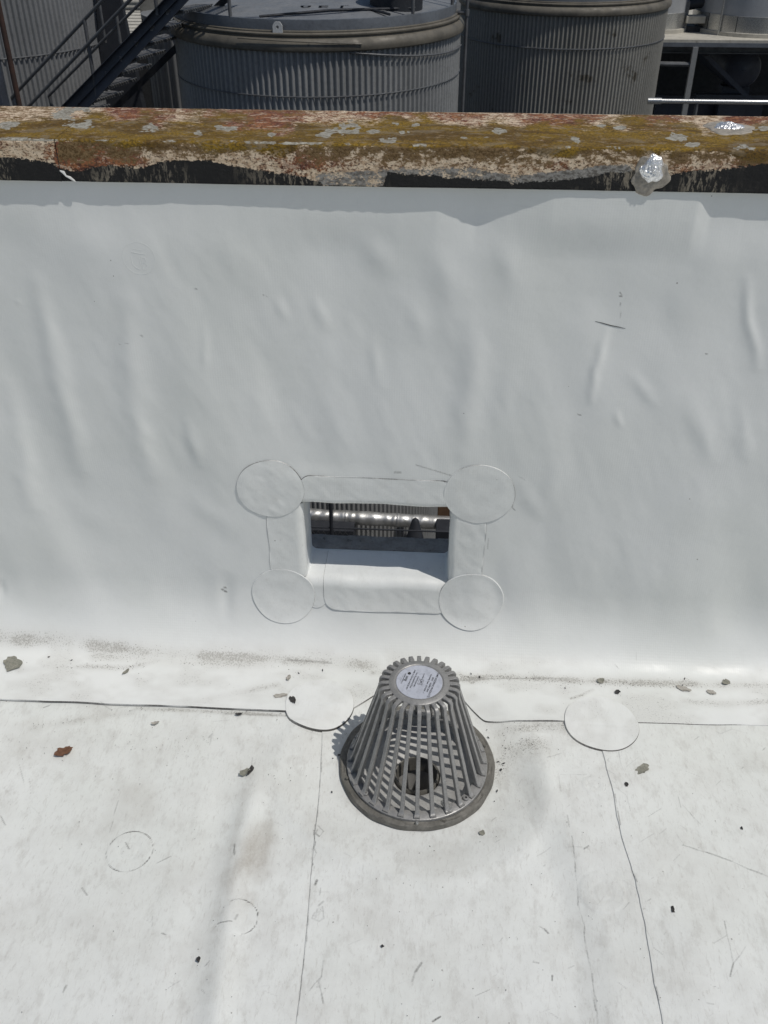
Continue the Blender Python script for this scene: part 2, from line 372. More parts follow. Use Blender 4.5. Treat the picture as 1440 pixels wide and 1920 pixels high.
for L in ([(604, 1376), (602, 1440), (597, 1500), (590, 1560)], [(590, 1560), (583, 1640)], [(583, 1640), (575, 1750), (566, 1830), (556, 1919)]): P(L, .0011, .62)
P([(595, 1548), (606, 1560), (600, 1571), (592, 1565), (596, 1556)], .0011, .7); P([(592, 1580), (588, 1592), (594, 1600), (586, 1615), (590, 1630)], .0009, .6)
P([(594, 1650), (591, 1658)], .002, .7); P([(586, 1671), (617, 1672)], .0007, .5); P([(601, 1664), (599, 1678)], .0007, .5)
P([(606, 1690), (598, 1698), (603, 1708), (590, 1712), (586, 1722), (598, 1728), (607, 1722), (604, 1700), (594, 1705), (592, 1720)], .0020, .42)
P([(608, 1800), (602, 1830), (596, 1840), (602, 1862), (606, 1880)], .0014, .6); P([(600, 1846), (594, 1850)], .0016, .7)
P([(1128, 1412), (1136, 1444), (1142, 1470), (1150, 1502), (1158, 1545), (1164, 1580), (1178, 1625), (1190, 1660), (1200, 1690), (1206, 1738), (1214, 1790), (1224, 1850), (1236, 1900), (1242, 1940)], .0011, .28)
P([(1150, 1498), (1156, 1530), (1161, 1556)], .0012, .55); P([(1186, 1650), (1192, 1664)], .0018, .55); P([(1226, 1860), (1232, 1885)], .0014, .5)
P([(1136, 1450), (1150, 1460), (1154, 1486), (1172, 1500), (1180, 1530)], .0010, .45); P([(1160, 1412), (1163, 1440), (1178, 1470)], .001, .45); P([(1206, 1738), (1222, 1786), (1240, 1800)], .0009, .45)
P([(1063, 1536), (1066, 1558)], .0016, .55); P([(1070, 1575), (1078, 1640), (1084, 1700), (1095, 1740), (1097, 1770), (1108, 1830), (1116, 1880), (1120, 1925)], .0010, .55)
P([(1108, 1860), (1116, 1900)], .001, .5); P([(1060, 1594), (1100, 1598)], .0008, .5); P([(1092, 1600), (1102, 1594)], .0018, .65)
P([(1048, 1460), (1098, 1459)], .0009, .5); P([(1047, 1462), (1050, 1492)], .001, .5)
P([(772, 1839), (779, 1822), (790, 1806)], .0020, .6); P([(811, 1915), (826, 1906)], .0012, .7); P([(1012, 1737), (1020, 1742), (1028, 1750)], .0016, .8)
P([(977, 1724), (993, 1736)], .0009, .6); P([(1000, 1805), (1010, 1807)], .0014, .6); P([(1034, 1830), (1035, 1840)], .0014, .95)
P([(1278, 1593), (1320, 1606), (1370, 1622), (1400, 1636), (1440, 1650)], .0016, .55); P([(1356, 1735), (1364, 1780), (1372, 1815), (1365, 1840)], .0014, .6)
P([(1372, 1815), (1384, 1800), (1395, 1782)], .0012, .55); P([(1320, 1891), (1334, 1893)], .0009, .6); P([(1278, 1516), (1312, 1552)], .0008, .5)
P([(410, 1735), (435, 1733)], .0010, .75); P([(441, 1728), (446, 1720)], .0022, .6); P([(285, 1715), (286, 1738)], .0009, .5); P([(376, 1855), (385, 1864)], .0010, .65)
P([(384, 1812), (394, 1803)], .0010, .5); P([(317, 1840), (325, 1844)], .0022, .5); P([(119, 1860), (124, 1848)], .0022, .6); P([(440, 1588), (440, 1608)], .0020, .6)
P([(235, 1580), (242, 1592)], .0014, .6); P([(296, 1618), (320, 1606)], .0009, .6); P([(155, 1664), (163, 1678)], .0016, .5); P([(304, 1749), (310, 1752)], .0013, .8)
P([(222, 1500), (205, 1560)], .0008, .45); P([(60, 1510), (90, 1545)], .0008, .35); P([(0, 1528), (9, 1545)], .0014, .6); P([(35, 1430), (46, 1478)], .0010, .45)
P([(392, 1382), (398, 1376), (393, 1396)], .0024, .5); P([(390, 1410), (391, 1428)], .0016, .35); P([(503, 1478), (520, 1494)], .0010, .5); P([(472, 1436), (474, 1420)], .0012, .4)
P([(190, 1318), (208, 1328), (240, 1322)], .0009, .5); P([(54, 1456), (56, 1486)], .0009, .4); P([(82, 1325), (92, 1321)], .0022, .6); P([(375, 1347), (400, 1352), (428, 1350)], .0012, .35)
P([(1343, 1372), (1350, 1376), (1372, 1368), (1400, 1376)], .0020, .3); P([(1276, 1520), (1270, 1500)], .001, .4); P([(575, 1372), (598, 1376), (620, 1370)], .003, .25)
WALL_SCR = []                        # marks on the standing membrane: (x,z)
for L, wd, a in [([(1162, 548), (1165, 553)], .0010, .6), ([(1162, 557), (1166, 557)], .0010, .6), ([(1164, 568), (1164, 576)], .0006, .5), ([(1164, 584), (1164, 600)], .0006, .35),
                 ([(1322, 664), (1328, 665)], .0009, .7), ([(1082, 776), (1090, 779)], .0009, .6), ([(366, 540), (369, 541)], .0012, .5), ([(780, 872), (806, 880), (846, 892)], .0016, .42),
                 ([(416, 1106), (422, 1104)], .0022, .7), ([(418, 1112), (425, 1110)], .0013, .7), ([(225, 643), (243, 641)], .0006, .4), ([(266, 627), (269, 629)], .0012, .6), ([(494, 554), (500, 556)], .0006, .6),
                 ([(740, 886), (752, 886)], .0018, .5), ([(964, 930), (960, 952), (966, 958)], .0012, .5), ([(973, 893), (985, 900)], .0014, .3), ([(915, 1010), (914, 1030)], .0010, .4)]:
    WALL_SCR.append(([(ony(*p)[0], ony(*p)[2]) for p in L], wd, a))
GRITL = [([(-300, 1196), (0, 1207), (130, 1214), (350, 1234), (500, 1240), (620, 1246), (700, 1252)], .015, .92), ([(700, 1262), (860, 1275), (960, 1272), (1100, 1280), (1240, 1284), (1440, 1288), (1800, 1300)], .012, .85),
         ([(180, 1232), (330, 1240), (460, 1248), (600, 1240)], .016, .62), ([(40, 1259), (140, 1252), (240, 1254), (300, 1240)], .009, .75), ([(360, 1322), (460, 1300), (520, 1288)], .010, .55),
         ([(60, 1362), (160, 1346), (250, 1334)], .009, .55), ([(250, 1327), (540, 1342)], .005, .8), ([(940, 1368), (1000, 1362), (1060, 1362)], .016, .7), ([(930, 1440), (950, 1400), (1010, 1400)], .028, .62),
         ([(1280, 1318), (1360, 1324), (1440, 1318)], .010, .6), ([(1070, 1312), (1090, 1306), (1110, 1296)], .004, .9), ([(655, 1300), (675, 1310), (690, 1296)], .014, .6), ([(545, 1345), (600, 1376), (650, 1372)], .009, .5),
         ([(860, 1268), (884, 1280), (900, 1274)], .009, .85), ([(480, 1430), (560, 1440)], .05, .25), ([(40, 1400), (400, 1390)], .04, .18)]
GRITL = [(px2(a), b, c) for a, b, c in GRITL]
DARKL = [(px2(a), b, c) for a, b, c in [([(540, 1242), (580, 1244), (622, 1247)], .0022, .45), ([(862, 1279), (900, 1276), (940, 1275), (1060, 1274)], .0016, .4), ([(880, 1274), (905, 1273)], .003, .4), ([(540, 1343), (420, 1338)], .002, .3),
                                        ([(640, 1300), (660, 1315)], .004, .3)]]
def deckmarks(x, y):
    col = np.zeros((len(x), 3))
    for pts, wd, a in SCR: stroke(col, x, y, 0, pts, wd, a)
    for pts, wd, a in DARKL: stroke(col, x, y, 0, pts, wd, a, .9)
    for pts, wd, a in GRITL:
        s = np.where((np.abs(x) < 3) & (y > min(p[1] for p in pts)-.08) & (y < max(p[1] for p in pts)+.08))[0]
        if not len(s): continue
        d = polydist(x[s], y[s], pts); k = np.clip(1.0+1.0*fbm(x[s], y[s], .07, 31, 3), .3, 1.3)
        col[s, 1] = np.maximum(col[s, 1], np.clip(a*k*np.exp(-(d/(wd*1.3))**2), 0, 1))
    c = onz(243, 1596); ring(col, x, y, c[0], c[1], .045, .0012, .95, seed=4); ring(col, x, y, c[0], c[1], .018, .001, .35, a0=200, a1=470, seed=9)
    c = onz(449, 1722); ring(col, x, y, c[0], c[1], .034, .0011, .9, a0=-75, a1=125, seed=5); ring(col, x, y, c[0], c[1], .034, .0009, .25, a0=125, a1=285)
    c = onz(1112, 1480); ring(col, x, y, c[0], c[1], .024, .001, .55, a0=-60, a1=110, seed=6); ring(col, x, y, c[0], c[1], .012, .001, .35, a0=-30, a1=200, seed=7)
    c = onz(1128, 1680); ring(col, x, y, c[0], c[1], .043, .0009, .22, a0=190, a1=380, seed=8)
    c = onz(1168, 1248); ring(col, x, y, c[0], c[1], .028, .0009, .4, a0=200, a1=390, seed=8)
    sx, sy = onz(478, 1612)[:2]; d = np.hypot((x-sx-.12*(y-sy))/.050, (y-sy)/.125)+.6*fbm(x, y, .06, 77, 3)
    col[:, 2] = .85*(1-sstep(.25, 1.15, d))*np.clip(.8+.9*fbm(x*2, y*.6, .05, 79, 3), .3, 1)
    sx, sy = onz(260, 1490)[:2]; d = np.hypot((x-sx)/.08, (y-sy)/.05)+.8*fbm(x, y, .06, 78, 3); col[:, 2] = np.maximum(col[:, 2], .20*(1-sstep(.5, 1.1, d)))
    r = np.hypot(x-DX, y-DY-.006); k = np.clip(.55+1.4*fbm(x, y, .05, 41, 3), 0, 1)
    g = np.exp(-np.clip(r-HOLE, 0, 1)/.016); col[:, 1] = np.maximum(col[:, 1], g*.8*k)
    col[:, 0] = np.maximum(col[:, 0], .8*np.exp(-np.clip(r-HOLE, 0, 1)/.0030)*np.clip(k+.35, 0, 1))
    xl = xat(FOLD_L, y); col[:, 2] = np.maximum(col[:, 2], .20*np.exp(-((x-xl+.004)/.010)**2)*(y < 1.25)*(y > 1.0))
    return col

def dense(a, b, c, d, st, co):      # coarse outside b..c, dense inside
    return np.concatenate([np.linspace(a, b, co, endpoint=False), np.linspace(b, c, int((c-b)/st)+1), np.linspace(c, d, co+1)[1:]])
def cut_hole(V, Fq, u, v, cu, cv, inside, snap):
    ins = inside(u, v); f = Fq[~ins[Fq].all(axis=1)]
    used = np.zeros(len(u), bool); used[f.ravel()] = True
    s = np.where(ins & used)[0]; snap(s); return f

# ------------------------------------------------------------------ setting: yard ground, building under the roof
ground = MB()
ground.add([(-400, -60, -9), (400, -60, -9), (400, 900, -9), (-400, 900, -9)], [(0, 1, 2, 3)])
tag(ground.part('ground', M['yard']), kind='structure')
b = MB(); b.box(-9, 9, -9, 1.735, -9, -.4)
tag(b.part('building_block', M['masonry']), kind='structure')

# ------------------------------------------------------------------ roof deck: three lapped membrane sheets
deck = bpy.data.objects.new('roof_deck', None); C.objects.link(deck); tag(deck, kind='structure')
SEAM_L = px2([(606, 1330), (604, 1376), (597, 1500), (583, 1640), (575, 1750), (556, 1919), (540, 2050)])
SEAM_R = px2([(1118, 1330), (1130, 1412), (1150, 1502), (1164, 1580), (1190, 1660), (1206, 1738), (1224, 1850), (1242, 1940), (1256, 2050)])
ys = dense(-6, .66, 1.52, 1.60, .0022, 8)
def seamx(poly, y, amp, seed): return xat(poly, y)+amp*(.6*vnoise(y, y*0, .05, seed)+.3*vnoise(y, y*0, .018, seed+9))
def sheet(xa, xb, lift, skirt_left, seed):
    """xa, xb: edge x as function of y; left edge gets a cut edge when skirt_left"""
    nn = {0: 330, 1: 300, 2: 270}[seed]
    if seed == 0: u = np.concatenate([np.linspace(0, .80, 12, endpoint=False), np.linspace(.80, 1, nn)])
    elif seed == 2: u = np.concatenate([np.linspace(0, .11, nn, endpoint=False), np.linspace(.11, 1, 14)])
    else: u = np.linspace(0, 1, nn)
    Y, U = np.meshgrid(ys, u); Xa = xa(Y); Xb = xb(Y); X = Xa+(Xb-Xa)*U
    Z = hd(X, Y)+lift
    if skirt_left:
        X = np.concatenate([X[:1]-.0012, X[:1]-.0003, X]); Y = np.concatenate([Y[:1], Y[:1], Y]); Z = np.concatenate([Z[:1]-lift-.0006, Z[:1]-.0001, Z])
    nu, nv = X.shape; V = np.stack([X, Y, Z], -1).reshape(-1, 3); Fq = gridfaces(nu, nv)
    col = deckmarks(V[:, 0], V[:, 1])
    if skirt_left: col[:2*nv, 0] = np.maximum(col[:2*nv, 0], .04+.45*np.clip(vnoise(V[:2*nv, 1], V[:2*nv, 1]*0, .03, 5+seed), 0, 1))
    if seed == 1:
        hy = DY+.006
        def ins(a, b): return np.hypot(a-DX, b-DY-.006) < HOLE*(1+.012*np.sin(5*np.arctan2(b-DY, a-DX)))
        def snap(s):
            a = np.arctan2(V[s, 1]-hy, V[s, 0]-DX); q = HOLE*(1+.012*np.sin(5*a)); V[s, 0] = DX+q*np.cos(a); V[s, 1] = hy+q*np.sin(a); V[s, 2] = hd(V[s, 0], V[s, 1])+lift-.001
        Fq = cut_hole(V, Fq, V[:, 0], V[:, 1], DX, DY, ins, snap)
    link('membrane_sheet', npmesh('membrane_sheet', V, Fq, M['deck'], True, {'marks': col}), deck)
sheet(lambda y: y*0-5.0, lambda y: seamx(SEAM_L, y, .0, 1)+.03, 0.0, False, 0)
sheet(lambda y: seamx(SEAM_L, y, .002, 3), lambda y: seamx(SEAM_R, y, 0, 2)+.03, .0022, True, 1)
sheet(lambda y: seamx(SEAM_R, y, .005, 4), lambda y: y*0+5.0, .0044, True, 2)

# ------------------------------------------------------------------ parapet wall
WY = 1.72; CZ = .175; CY = .108
wall = thing('parapet_wall', 'white membrane covered parapet wall with a rectangular scupper opening and rusty coping', 'wall', (-.1, 1.72, 0))
def ridge(x, z, pts, s, h, asym=1.0):
    P2 = [(ony(*p)[0], ony(*p)[2]) for p in pts]; (xa, za), (xb, zb) = P2[0], P2[-1]
    w_ = .012*vnoise(x, z, .08, 119)+.004*vnoise(x, z, .03, 120); d = polydist(x+w_, z, P2); lz = max(za, zb); mz = min(za, zb); L = (lz-mz)*.35+s
    return h*np.exp(-(d/s)**2)*sstep(mz-L*.6, mz+L, z)*(1-sstep(lz-L, lz+L*.6, z))
RID = [([(66, 530), (98, 650), (124, 760), (150, 880)], .020, .0048), ([(238, 560), (246, 680), (256, 790), (285, 890)], .022, .0046), ([(10, 720), (38, 830), (60, 950)], .022, .0042),
       ([(382, 612), (388, 690)], .007, .0013), ([(350, 790), (372, 870)], .014, .0028), ([(520, 560), (532, 600)], .010, .0014), ([(690, 440), (718, 510)], .022, .0032), ([(592, 560), (608, 620)], .012, .0020),
       ([(884, 600), (886, 720), (862, 850)], .026, .0046), ([(1142, 620), (1122, 690), (1108, 750)], .009, .0026), ([(1404, 520), (1400, 600), (1418, 690)], .010, .0024), ([(1070, 380), (1060, 560), (1000, 760)], .07, -.0045),
       ([(775, 560), (790, 640)], .018, .0022), ([(820, 470), (850, 560)], .026, .0028), ([(950, 450), (965, 540)], .02, .0022), ([(30, 565), (34, 572)], .007, .0010), ([(1290, 740), (1330, 860)], .02, .0024), ([(1190, 700), (1230, 760)], .012, .0016),
       ([(1160, 770), (1165, 800)], .007, .0013), ([(1350, 400), (1330, 540)], .04, .003), ([(170, 400), (150, 520)], .04, .0025), ([(430, 440), (470, 540)], .03, .0018), ([(1235, 560), (1250, 660)], .03, -.0024), ([(640, 760), (655, 850)], .03, .0020),
       ([(424, 1080), (424, 1150)], .016, -.004), ([(600, 1185), (590, 1225)], .012, -.003), ([(0, 1090), (3, 1120)], .012, -.004), ([(985, 905), (1010, 970)], .016, .002), ([(370, 930), (420, 1000)], .03, .0026), ([(1330, 900), (1300, 1000)], .04, .0028),
       ([(700, 640), (712, 730)], .012, .0013), ([(960, 690), (940, 790)], .018, .0018), ([(1050, 870), (1020, 960)], .022, .0022), ([(480, 700), (500, 800)], .022, .0016), ([(1385, 760), (1400, 860)], .014, .0018), ([(150, 930), (200, 1010)], .03, .0024)]
TOPX = [-900, 0, 200, 420, 640, 820, 855, 893, 950, 1040, 1110, 1310, 1338, 1440, 2400]
TOPH = [.001, .001, -.0005, -.0005, -.001, -.001, -.004, -.0085, -.002, .0060, .0075, .0060, -.001, -.0025, -.001]
TOPW = [ony(q, 372)[0] for q in TOPX]
def hw(x, z):
    h = .013*vnoise(x, z*.8, .42, 103)+.0078*vnoise(x+.25*z, z*.24, .10, 123)*(1-.6*sstep(.75, 1.0, z))+.0072*vnoise(x*1.25, z*.62, .17, 107)+.0016*vnoise(x*1.3, z*.7, .07, 109)+.0008*vnoise(x*1.5+z*.5, z*.6, .035, 117)*sstep(0, .25, vnoise(x, z, .25, 118))+.00022*vnoise(x, z, .03, 111)
    for pts, s, a in RID: h = h+ridge(x, z, pts, s*1.1, a*1.4)
    t = np.interp(x, TOPW, TOPH)+.0006*vnoise(x, x*0, .02, 6)
    k = sstep(.98, 1.07, z); h = h*(1-.92*k)+t*k
    q = np.maximum(np.abs(x+.122)/.235, np.abs(z-.30)/.175)         # flatter where the cover strips are glued
    g = sstep(.95, 1.25, q); return h*(.35+.65*g)
def wy(z):      # base wall profile with the cove at its foot
    t = np.clip(1-z/CZ, 0, 1); return WY-CY*(1-np.sqrt(np.clip(1-t*t, 0, 1)))
def wallpt(x, z, off=0.0):
    x = np.asarray(x, float); z = np.asarray(z, float)
    n = sstep(.0, .12, z); return np.stack([x, wy(z)-(hw(x, z)*n)-off, z+off*(1-n)], -1)
OX0, OX1, OZ0, OZ1 = -.292, .047, .190, .408
def wallmembrane():
    xs = dense(-3.6, -1.12, .98, 3.6, .0036, 10); nu = len(xs)
    sA = np.linspace(0, 1, 60)      # flat apron from the seam to the cove
    tB = np.linspace(0, math.pi/2, 46)[1:]   # cove
    zC = np.concatenate([np.linspace(CZ, 1.10, 270)[1:], np.linspace(1.10, 1.165, 40)[1:]])
    X = np.repeat(xs[:, None], len(sA)+len(tB)+len(zC), 1); Yv = np.zeros_like(X); Z = np.zeros_like(X)
    y0 = yedge(xs)[:, None]; yb = WY-CY; yA = y0+(yb-y0)*sA[None, :]
    nA, nB = len(sA), len(tB)
    Yv[:, :nA] = yA; Z[:, :nA] = hd(X[:, :nA], yA)+.0065-.0015*sstep(0, .1, yA-y0)
    ang = tB[None, :]; by = WY-CY+CY*np.sin(ang); bz = CZ*(1-np.cos(ang))
    nrm = sstep(0, .12, bz); base = hd(X[:, nA:nA+nB], np.full_like(X[:, nA:nA+nB], yb))+.005
    h = hw(X[:, nA:nA+nB], bz+0*X[:, nA:nA+nB])*nrm
    Yv[:, nA:nA+nB] = by-h; Z[:, nA:nA+nB] = bz+base*(1-nrm)
    Z[:, nA+nB:] = zC[None, :]; Yv[:, nA+nB:] = WY-hw(X[:, nA+nB:], Z[:, nA+nB:])
    # cut edge rows
    e1 = np.stack([X[:, :1], Yv[:, :1]-.0004, Z[:, :1]-.0002], -1); e0 = np.stack([X[:, :1], Yv[:, :1]-.0012, Z[:, :1]-.0038], -1)
    Pn = np.concatenate([e0, e1, np.stack([X, Yv, Z], -1)], 1); nv = Pn.shape[1]; V = Pn.reshape(-1, 3)
    Fq = gridfaces(nu, nv); col = deckmarks(V[:, 0], np.where(V[:, 2] < .06, V[:, 1]+.0*V[:, 1], 5))
    k = np.arange(len(V)) % nv; e = k < 2
    col[:, 0] *= np.where(V[:, 2] < .05, 1, 0); col[:, 2] *= .3
    ap = V[:, 2] < .035; col[ap, 1] = np.maximum(col[ap, 1], np.clip(.14+1.1*fbm(V[ap, 0], V[ap, 1]*1.6, .12, 141, 4, .6), 0, .55)*(1-sstep(.012, .035, V[ap, 2])))
    col[e, 0] = .55+.7*vnoise(V[e, 0], V[e, 0]*0, .05, 3)
    on = V[:, 2] > .08; cw = np.zeros_like(col)
    for pts, wd, a in WALL_SCR: stroke(cw, V[:, 0], V[:, 2], 0, pts, wd, a)
    col[on] = np.maximum(col[on]*[1, .3, 1], cw[on])
    def ins(a, b): return (V[:, 0] > OX0-.02) & (V[:, 0] < OX1+.02) & (V[:, 2] > OZ0-.022) & (V[:, 2] < OZ1+.012)
    def snap(s):
        V[s, 1] += .004
    Fq = cut_hole(V, Fq, V[:, 0], V[:, 2], 0, 0, ins, snap)
    link('wall_membrane', npmesh('wall_membrane', V, Fq[:, ::-1], M['wall'], True, {'marks': col}, wall.location), wall)
wallmembrane()
core = MB(); yb0, yb1 = 1.742, 1.842
core.box(-6, OX0-.004, yb0, yb1, -9, 1.172).box(OX1+.004, 6, yb0, yb1, -9, 1.172).box(OX0-.004, OX1+.004, yb0, yb1, OZ1+.004, 1.172).box(OX0-.004, OX1+.004, yb0, yb1, -9, OZ0-.004)
core.part('masonry_core', M['masonry'], wall)

# rounded liner behind the strips
def rrect(x0, x1, z0, z1, r, n=8):
    pts = []
    for cx, cz, a0 in ((x1-r, z1-r, 0), (x0+r, z1-r, 90), (x0+r, z0+r, 180), (x1-r, z0+r, 270)):
        for k in range(n+1): a = R(a0+90*k/n); pts.append((cx+r*math.cos(a), cz+r*math.sin(a)))
    return pts
lv = []; lay = [(.006, WY+.012), (.0, WY+.03), (.0, WY+.08), (.0, WY+.122), (-.004, WY+.125), (-.03, WY+.1255)]
ln = None
for g, y in lay:
    L = rrect(OX0-g*1.0, OX1+g, OZ0-g, OZ1+g, .014)
    if g < -.02: L = rrect(OX0-.03, OX1+.03, OZ0-.03, OZ1+.03, .02)
    elif g < 0: L = rrect(OX0-.003, OX1+.003, OZ0-.003, OZ1+.003, .016)
    ln = len(L); lv += [(x, y, z) for x, z in L]
V = np.array(lv); Fq = gridfaces(len(lay), ln); extra = np.array([[i*ln+ln-1, (i+1)*ln+ln-1, (i+1)*ln, i*ln] for i in range(len(lay)-1)])
link('scupper_liner', npmesh('scupper_liner', V, np.concatenate([Fq, extra]), M['wall'], True, {'marks': np.zeros((len(V), 3))}, wall.location), wall)
b = MB(); n = 14
for i in range(n):      # outer sill, slightly broken front edge
    x0 = OX0-.03+(OX1-OX0+.06)*i/n; x1 = OX0-.03+(OX1-OX0+.06)*(i+1)/n; q = .003*math.sin(i*2.3)
    b.box(x0, x1, 1.852, 1.909, OZ0-.03+.0006*math.sin(i*3), OZ0-.006+.001*math.sin(i*1.7))
b.part('outer_sill', M['sill'], wall)

# cover strips folded into the opening
def strip(side, a0, a1, D, r, lift, depth=.112, seamend=None, rot=(6, 6)):
    """side: T,B,L,R. a0..a1 along the edge, D flange width, r bend radius"""
    na = int((a1-a0)/.0035)+2; A = np.linspace(a0, a1, na)
    nf = 22; nb = 12; ni = 18
    amp = .0019 if side != 'B' else .0026
    rows = []
    arc = r*math.pi/2
    s = np.concatenate([np.linspace(-D, 0, nf, endpoint=False), np.linspace(0, arc, nb, endpoint=False), np.linspace(arc, arc+depth-r, ni)])
    L = a1-a0; ce = .028
    ends = np.clip(np.minimum(A-a0, a1-A)/ce, 0, 1); Dloc = D*(1-.55*(1-np.sqrt(1-(1-ends)**2)))+.0035*vnoise(A, A*0, .05, 51+ord(side))
    P3 = np.zeros((na, len(s)+2, 3)); col = np.zeros((na, len(s)+2, 3))
    for j, sv in enumerate(np.concatenate([[-9, -8], s])):
        out = np.zeros(na); inn = np.zeros(na)
        if sv < 0:
            q = Dloc if sv < -5 else Dloc*(-sv/D)
            out = r+q; off = np.full(na, lift)
            if sv == -9: out = out+.0014; off = off*0-.0016
            if sv == -8: out = out+.0003
            dep = None
        elif sv < arc:
            th = sv/r; out = np.full(na, r*(1-math.sin(th))); off = None; dep = np.full(na, r*(1-math.cos(th)))
        else:
            out = np.zeros(na); dep = np.full(na, r+(sv-arc)); off = None
        if side == 'T': x = A; z = OZ1+out
        if side == 'B': x = A; z = OZ0-out
        if side == 'L': x = OX0-out; z = A
        if side == 'R': x = OX1+out; z = A
        if dep is None:
            p = wallpt(x, z, off); p[:, 1] -= .0011*vnoise(p[:, 0]*1.6+p[:, 2], p[:, 2]*1.2, .03, 131)*(sv > -5)
        else:
            x = x+0*A; z = z+0*A
            wv = amp*1.6*vnoise(A, A*0+sv, .05, 61+ord(side))+.0025*vnoise(A, A*0+sv*.5, .09, 71+ord(side))*(sv < arc*1.4)
            hh = hw(x, z)*max(0, 1-sv/(arc+.02)); k = 1 if side in 'BR' else -1
            y = WY-hh-lift+dep
            if side in 'TB': z = z-lift*.0+(wv if side == 'B' else -wv)*1.0-(lift if side == 'T' else -lift)
            else: x = x+(lift+wv if side == 'L' else -lift-wv)
            p = np.stack([x, y, z], -1)
        P3[:, j] = p
        if sv < -5: col[:, j, 0] = .55+.9*vnoise(A, A*0, .04, 81+ord(side))
    if seamend is not None:      # dark lapped cut edge at the start of the strip
        e = P3[:1].copy(); e[:, :, 0] -= .0013; e[:, :, 2] -= .0016; e[:, :, 1] += .0014; ce_ = col[:1].copy(); ce_[:, :, 0] = .6
        e2 = P3[:1].copy(); e2[:, :, 0] -= .0003; P3 = np.concatenate([e, e2, P3]); col = np.concatenate([ce_, ce_, col])
    nu, nv = P3.shape[:2]; V = P3.reshape(-1, 3)
    me = npmesh('cover_strip', V, gridfaces(nu, nv), M['patch'], True, {'marks': col.reshape(-1, 3)}, wall.location)
    return link('cover_strip', me, wall)
strip('L', OZ0+.002, OZ1-.004, .062, .020, .0012)
strip('R', OZ0+.002, OZ1-.004, .062, .016, .0012)
strip('T', OX0-.004, OX1+.003, .056, .018, .0020)
strip('B', OX0-.004, -.243, .058, .026, .0014)
strip('B', -.250, OX1+.002, .058, .026, .0026, seamend=1)

def wall_disc(px, py, r, seed, lift=.0029):
    c = ony(px, py); n = 72; rr = np.concatenate([np.linspace(.0004, 1, 22), [1.0, 1.0]])
    a = np.linspace(0, 2*math.pi, n, endpoint=False); V = []; col = []
    for k in range(n):
        wob = 1+.012*math.sin(2*a[k]+seed)+.007*math.sin(5*a[k]+seed*2)
        for j, q in enumerate(rr):
            ex = 0; off = lift+.0006*math.sin(9*q+seed)*q
            if j == len(rr)-2: ex = .0004
            if j == len(rr)-1: ex = .0011; off = .0002
            x = c[0]+(r*wob*q+ex)*math.cos(a[k]); z = c[2]+(r*wob*q+ex)*math.sin(a[k])
            V.append((x, z, off)); col.append((0, 0, 0) if j < len(rr)-2 else (.42+.5*math.sin(a[k]*1.0+seed)*.6+.25*math.sin(3*a[k]+seed), 0, 0))
    V = np.array(V); wr = .0008*vnoise(V[:, 0], V[:, 1], .028, 90+seed)+(.0012*vnoise(V[:, 0]+V[:, 1], V[:, 0]*.5-V[:, 1]*.5, .018, 95)*(seed == 1))
    p = wallpt(V[:, 0], V[:, 1], 0); p[:, 1] -= V[:, 2]+wr*(V[:, 2] > 0)
    nz = sstep(.0, .12, V[:, 1]); p[:, 2] += V[:, 2]*(1-nz)
    Fq = gridfaces(n, len(rr), True)
    me = npmesh('round_patch', p, Fq, M['patch'], True, {'marks': np.clip(np.array(col), 0, 1)}, wall.location)
    link('round_patch', me, wall)
wall_disc(507, 917, .0745, 1); wall_disc(899, 927, .077, 2); wall_disc(532, 1113, .0755, 3); wall_disc(883, 1125, .0775, 4)
def deck_disc(px, py, r, seed, parent):
    c = onz(px, py); n = 80; rr = np.concatenate([np.linspace(.0004, 1, 24), [1, 1]]); a = np.linspace(0, 2*math.pi, n, endpoint=False)
    X = np.zeros((n, len(rr))); Y = X.copy(); O = X.copy(); D = X.copy()
    for j, q in enumerate(rr):
        ex = (.0005 if j == len(rr)-2 else .0018 if j == len(rr)-1 else 0)
        wob = 1+.02*np.sin(2*a+seed)+.01*np.sin(5*a+seed)
        X[:, j] = c[0]+(r*wob*q+ex)*np.cos(a); Y[:, j] = c[1]+(r*wob*q+ex)*np.sin(a); O[:, j] = -.005 if j == len(rr)-1 else .0030
        D[:, j] = 0 if j < len(rr)-2 else .55+.35*np.sin(a+2.6)
    up = .0068*sstep(-.012, .006, Y-np.interp(X, [p[0] for p in EDGE], [p[1] if abs(p[0]-c[0]) > .09 else c[1]-.004 for p in EDGE]))
    Z = hd(X, Y)+.0044*(1-sstep(0, .006, up))+up*.9+O+.0006*vnoise(X, Y, .03, seed)
    V = np.stack([X, Y, Z], -1).reshape(-1, 3); col = deckmarks(V[:, 0], V[:, 1])*[.25, .55, .2]; col[:, 1] = np.maximum(col[:, 1], np.clip(.08+.9*fbm(V[:, 0], V[:, 1], .05, 143, 3), 0, .4)); col[:, 0] = np.maximum(col[:, 0], D.ravel())
    link('round_patch', npmesh('round_patch', V, gridfaces(n, len(rr), True), M['patch'], True, {'marks': np.clip(col, 0, 1)}), parent)
deck_disc(599, 1323, .0765, 1, deck); deck_disc(1127, 1359, .0805, 2, deck)

b = MB(); b.tube([tuple(wallpt(*[ony(x, y)[k] for k in (0, 2)], .0002)) for x, y in [(1116, 603), (1128, 606), (1145, 611), (1160, 614), (1173, 617)]], [.0003, .0007, .0009, .0007, .0003], 6)
b.part('scuff_line', M['chip'], wall, True)
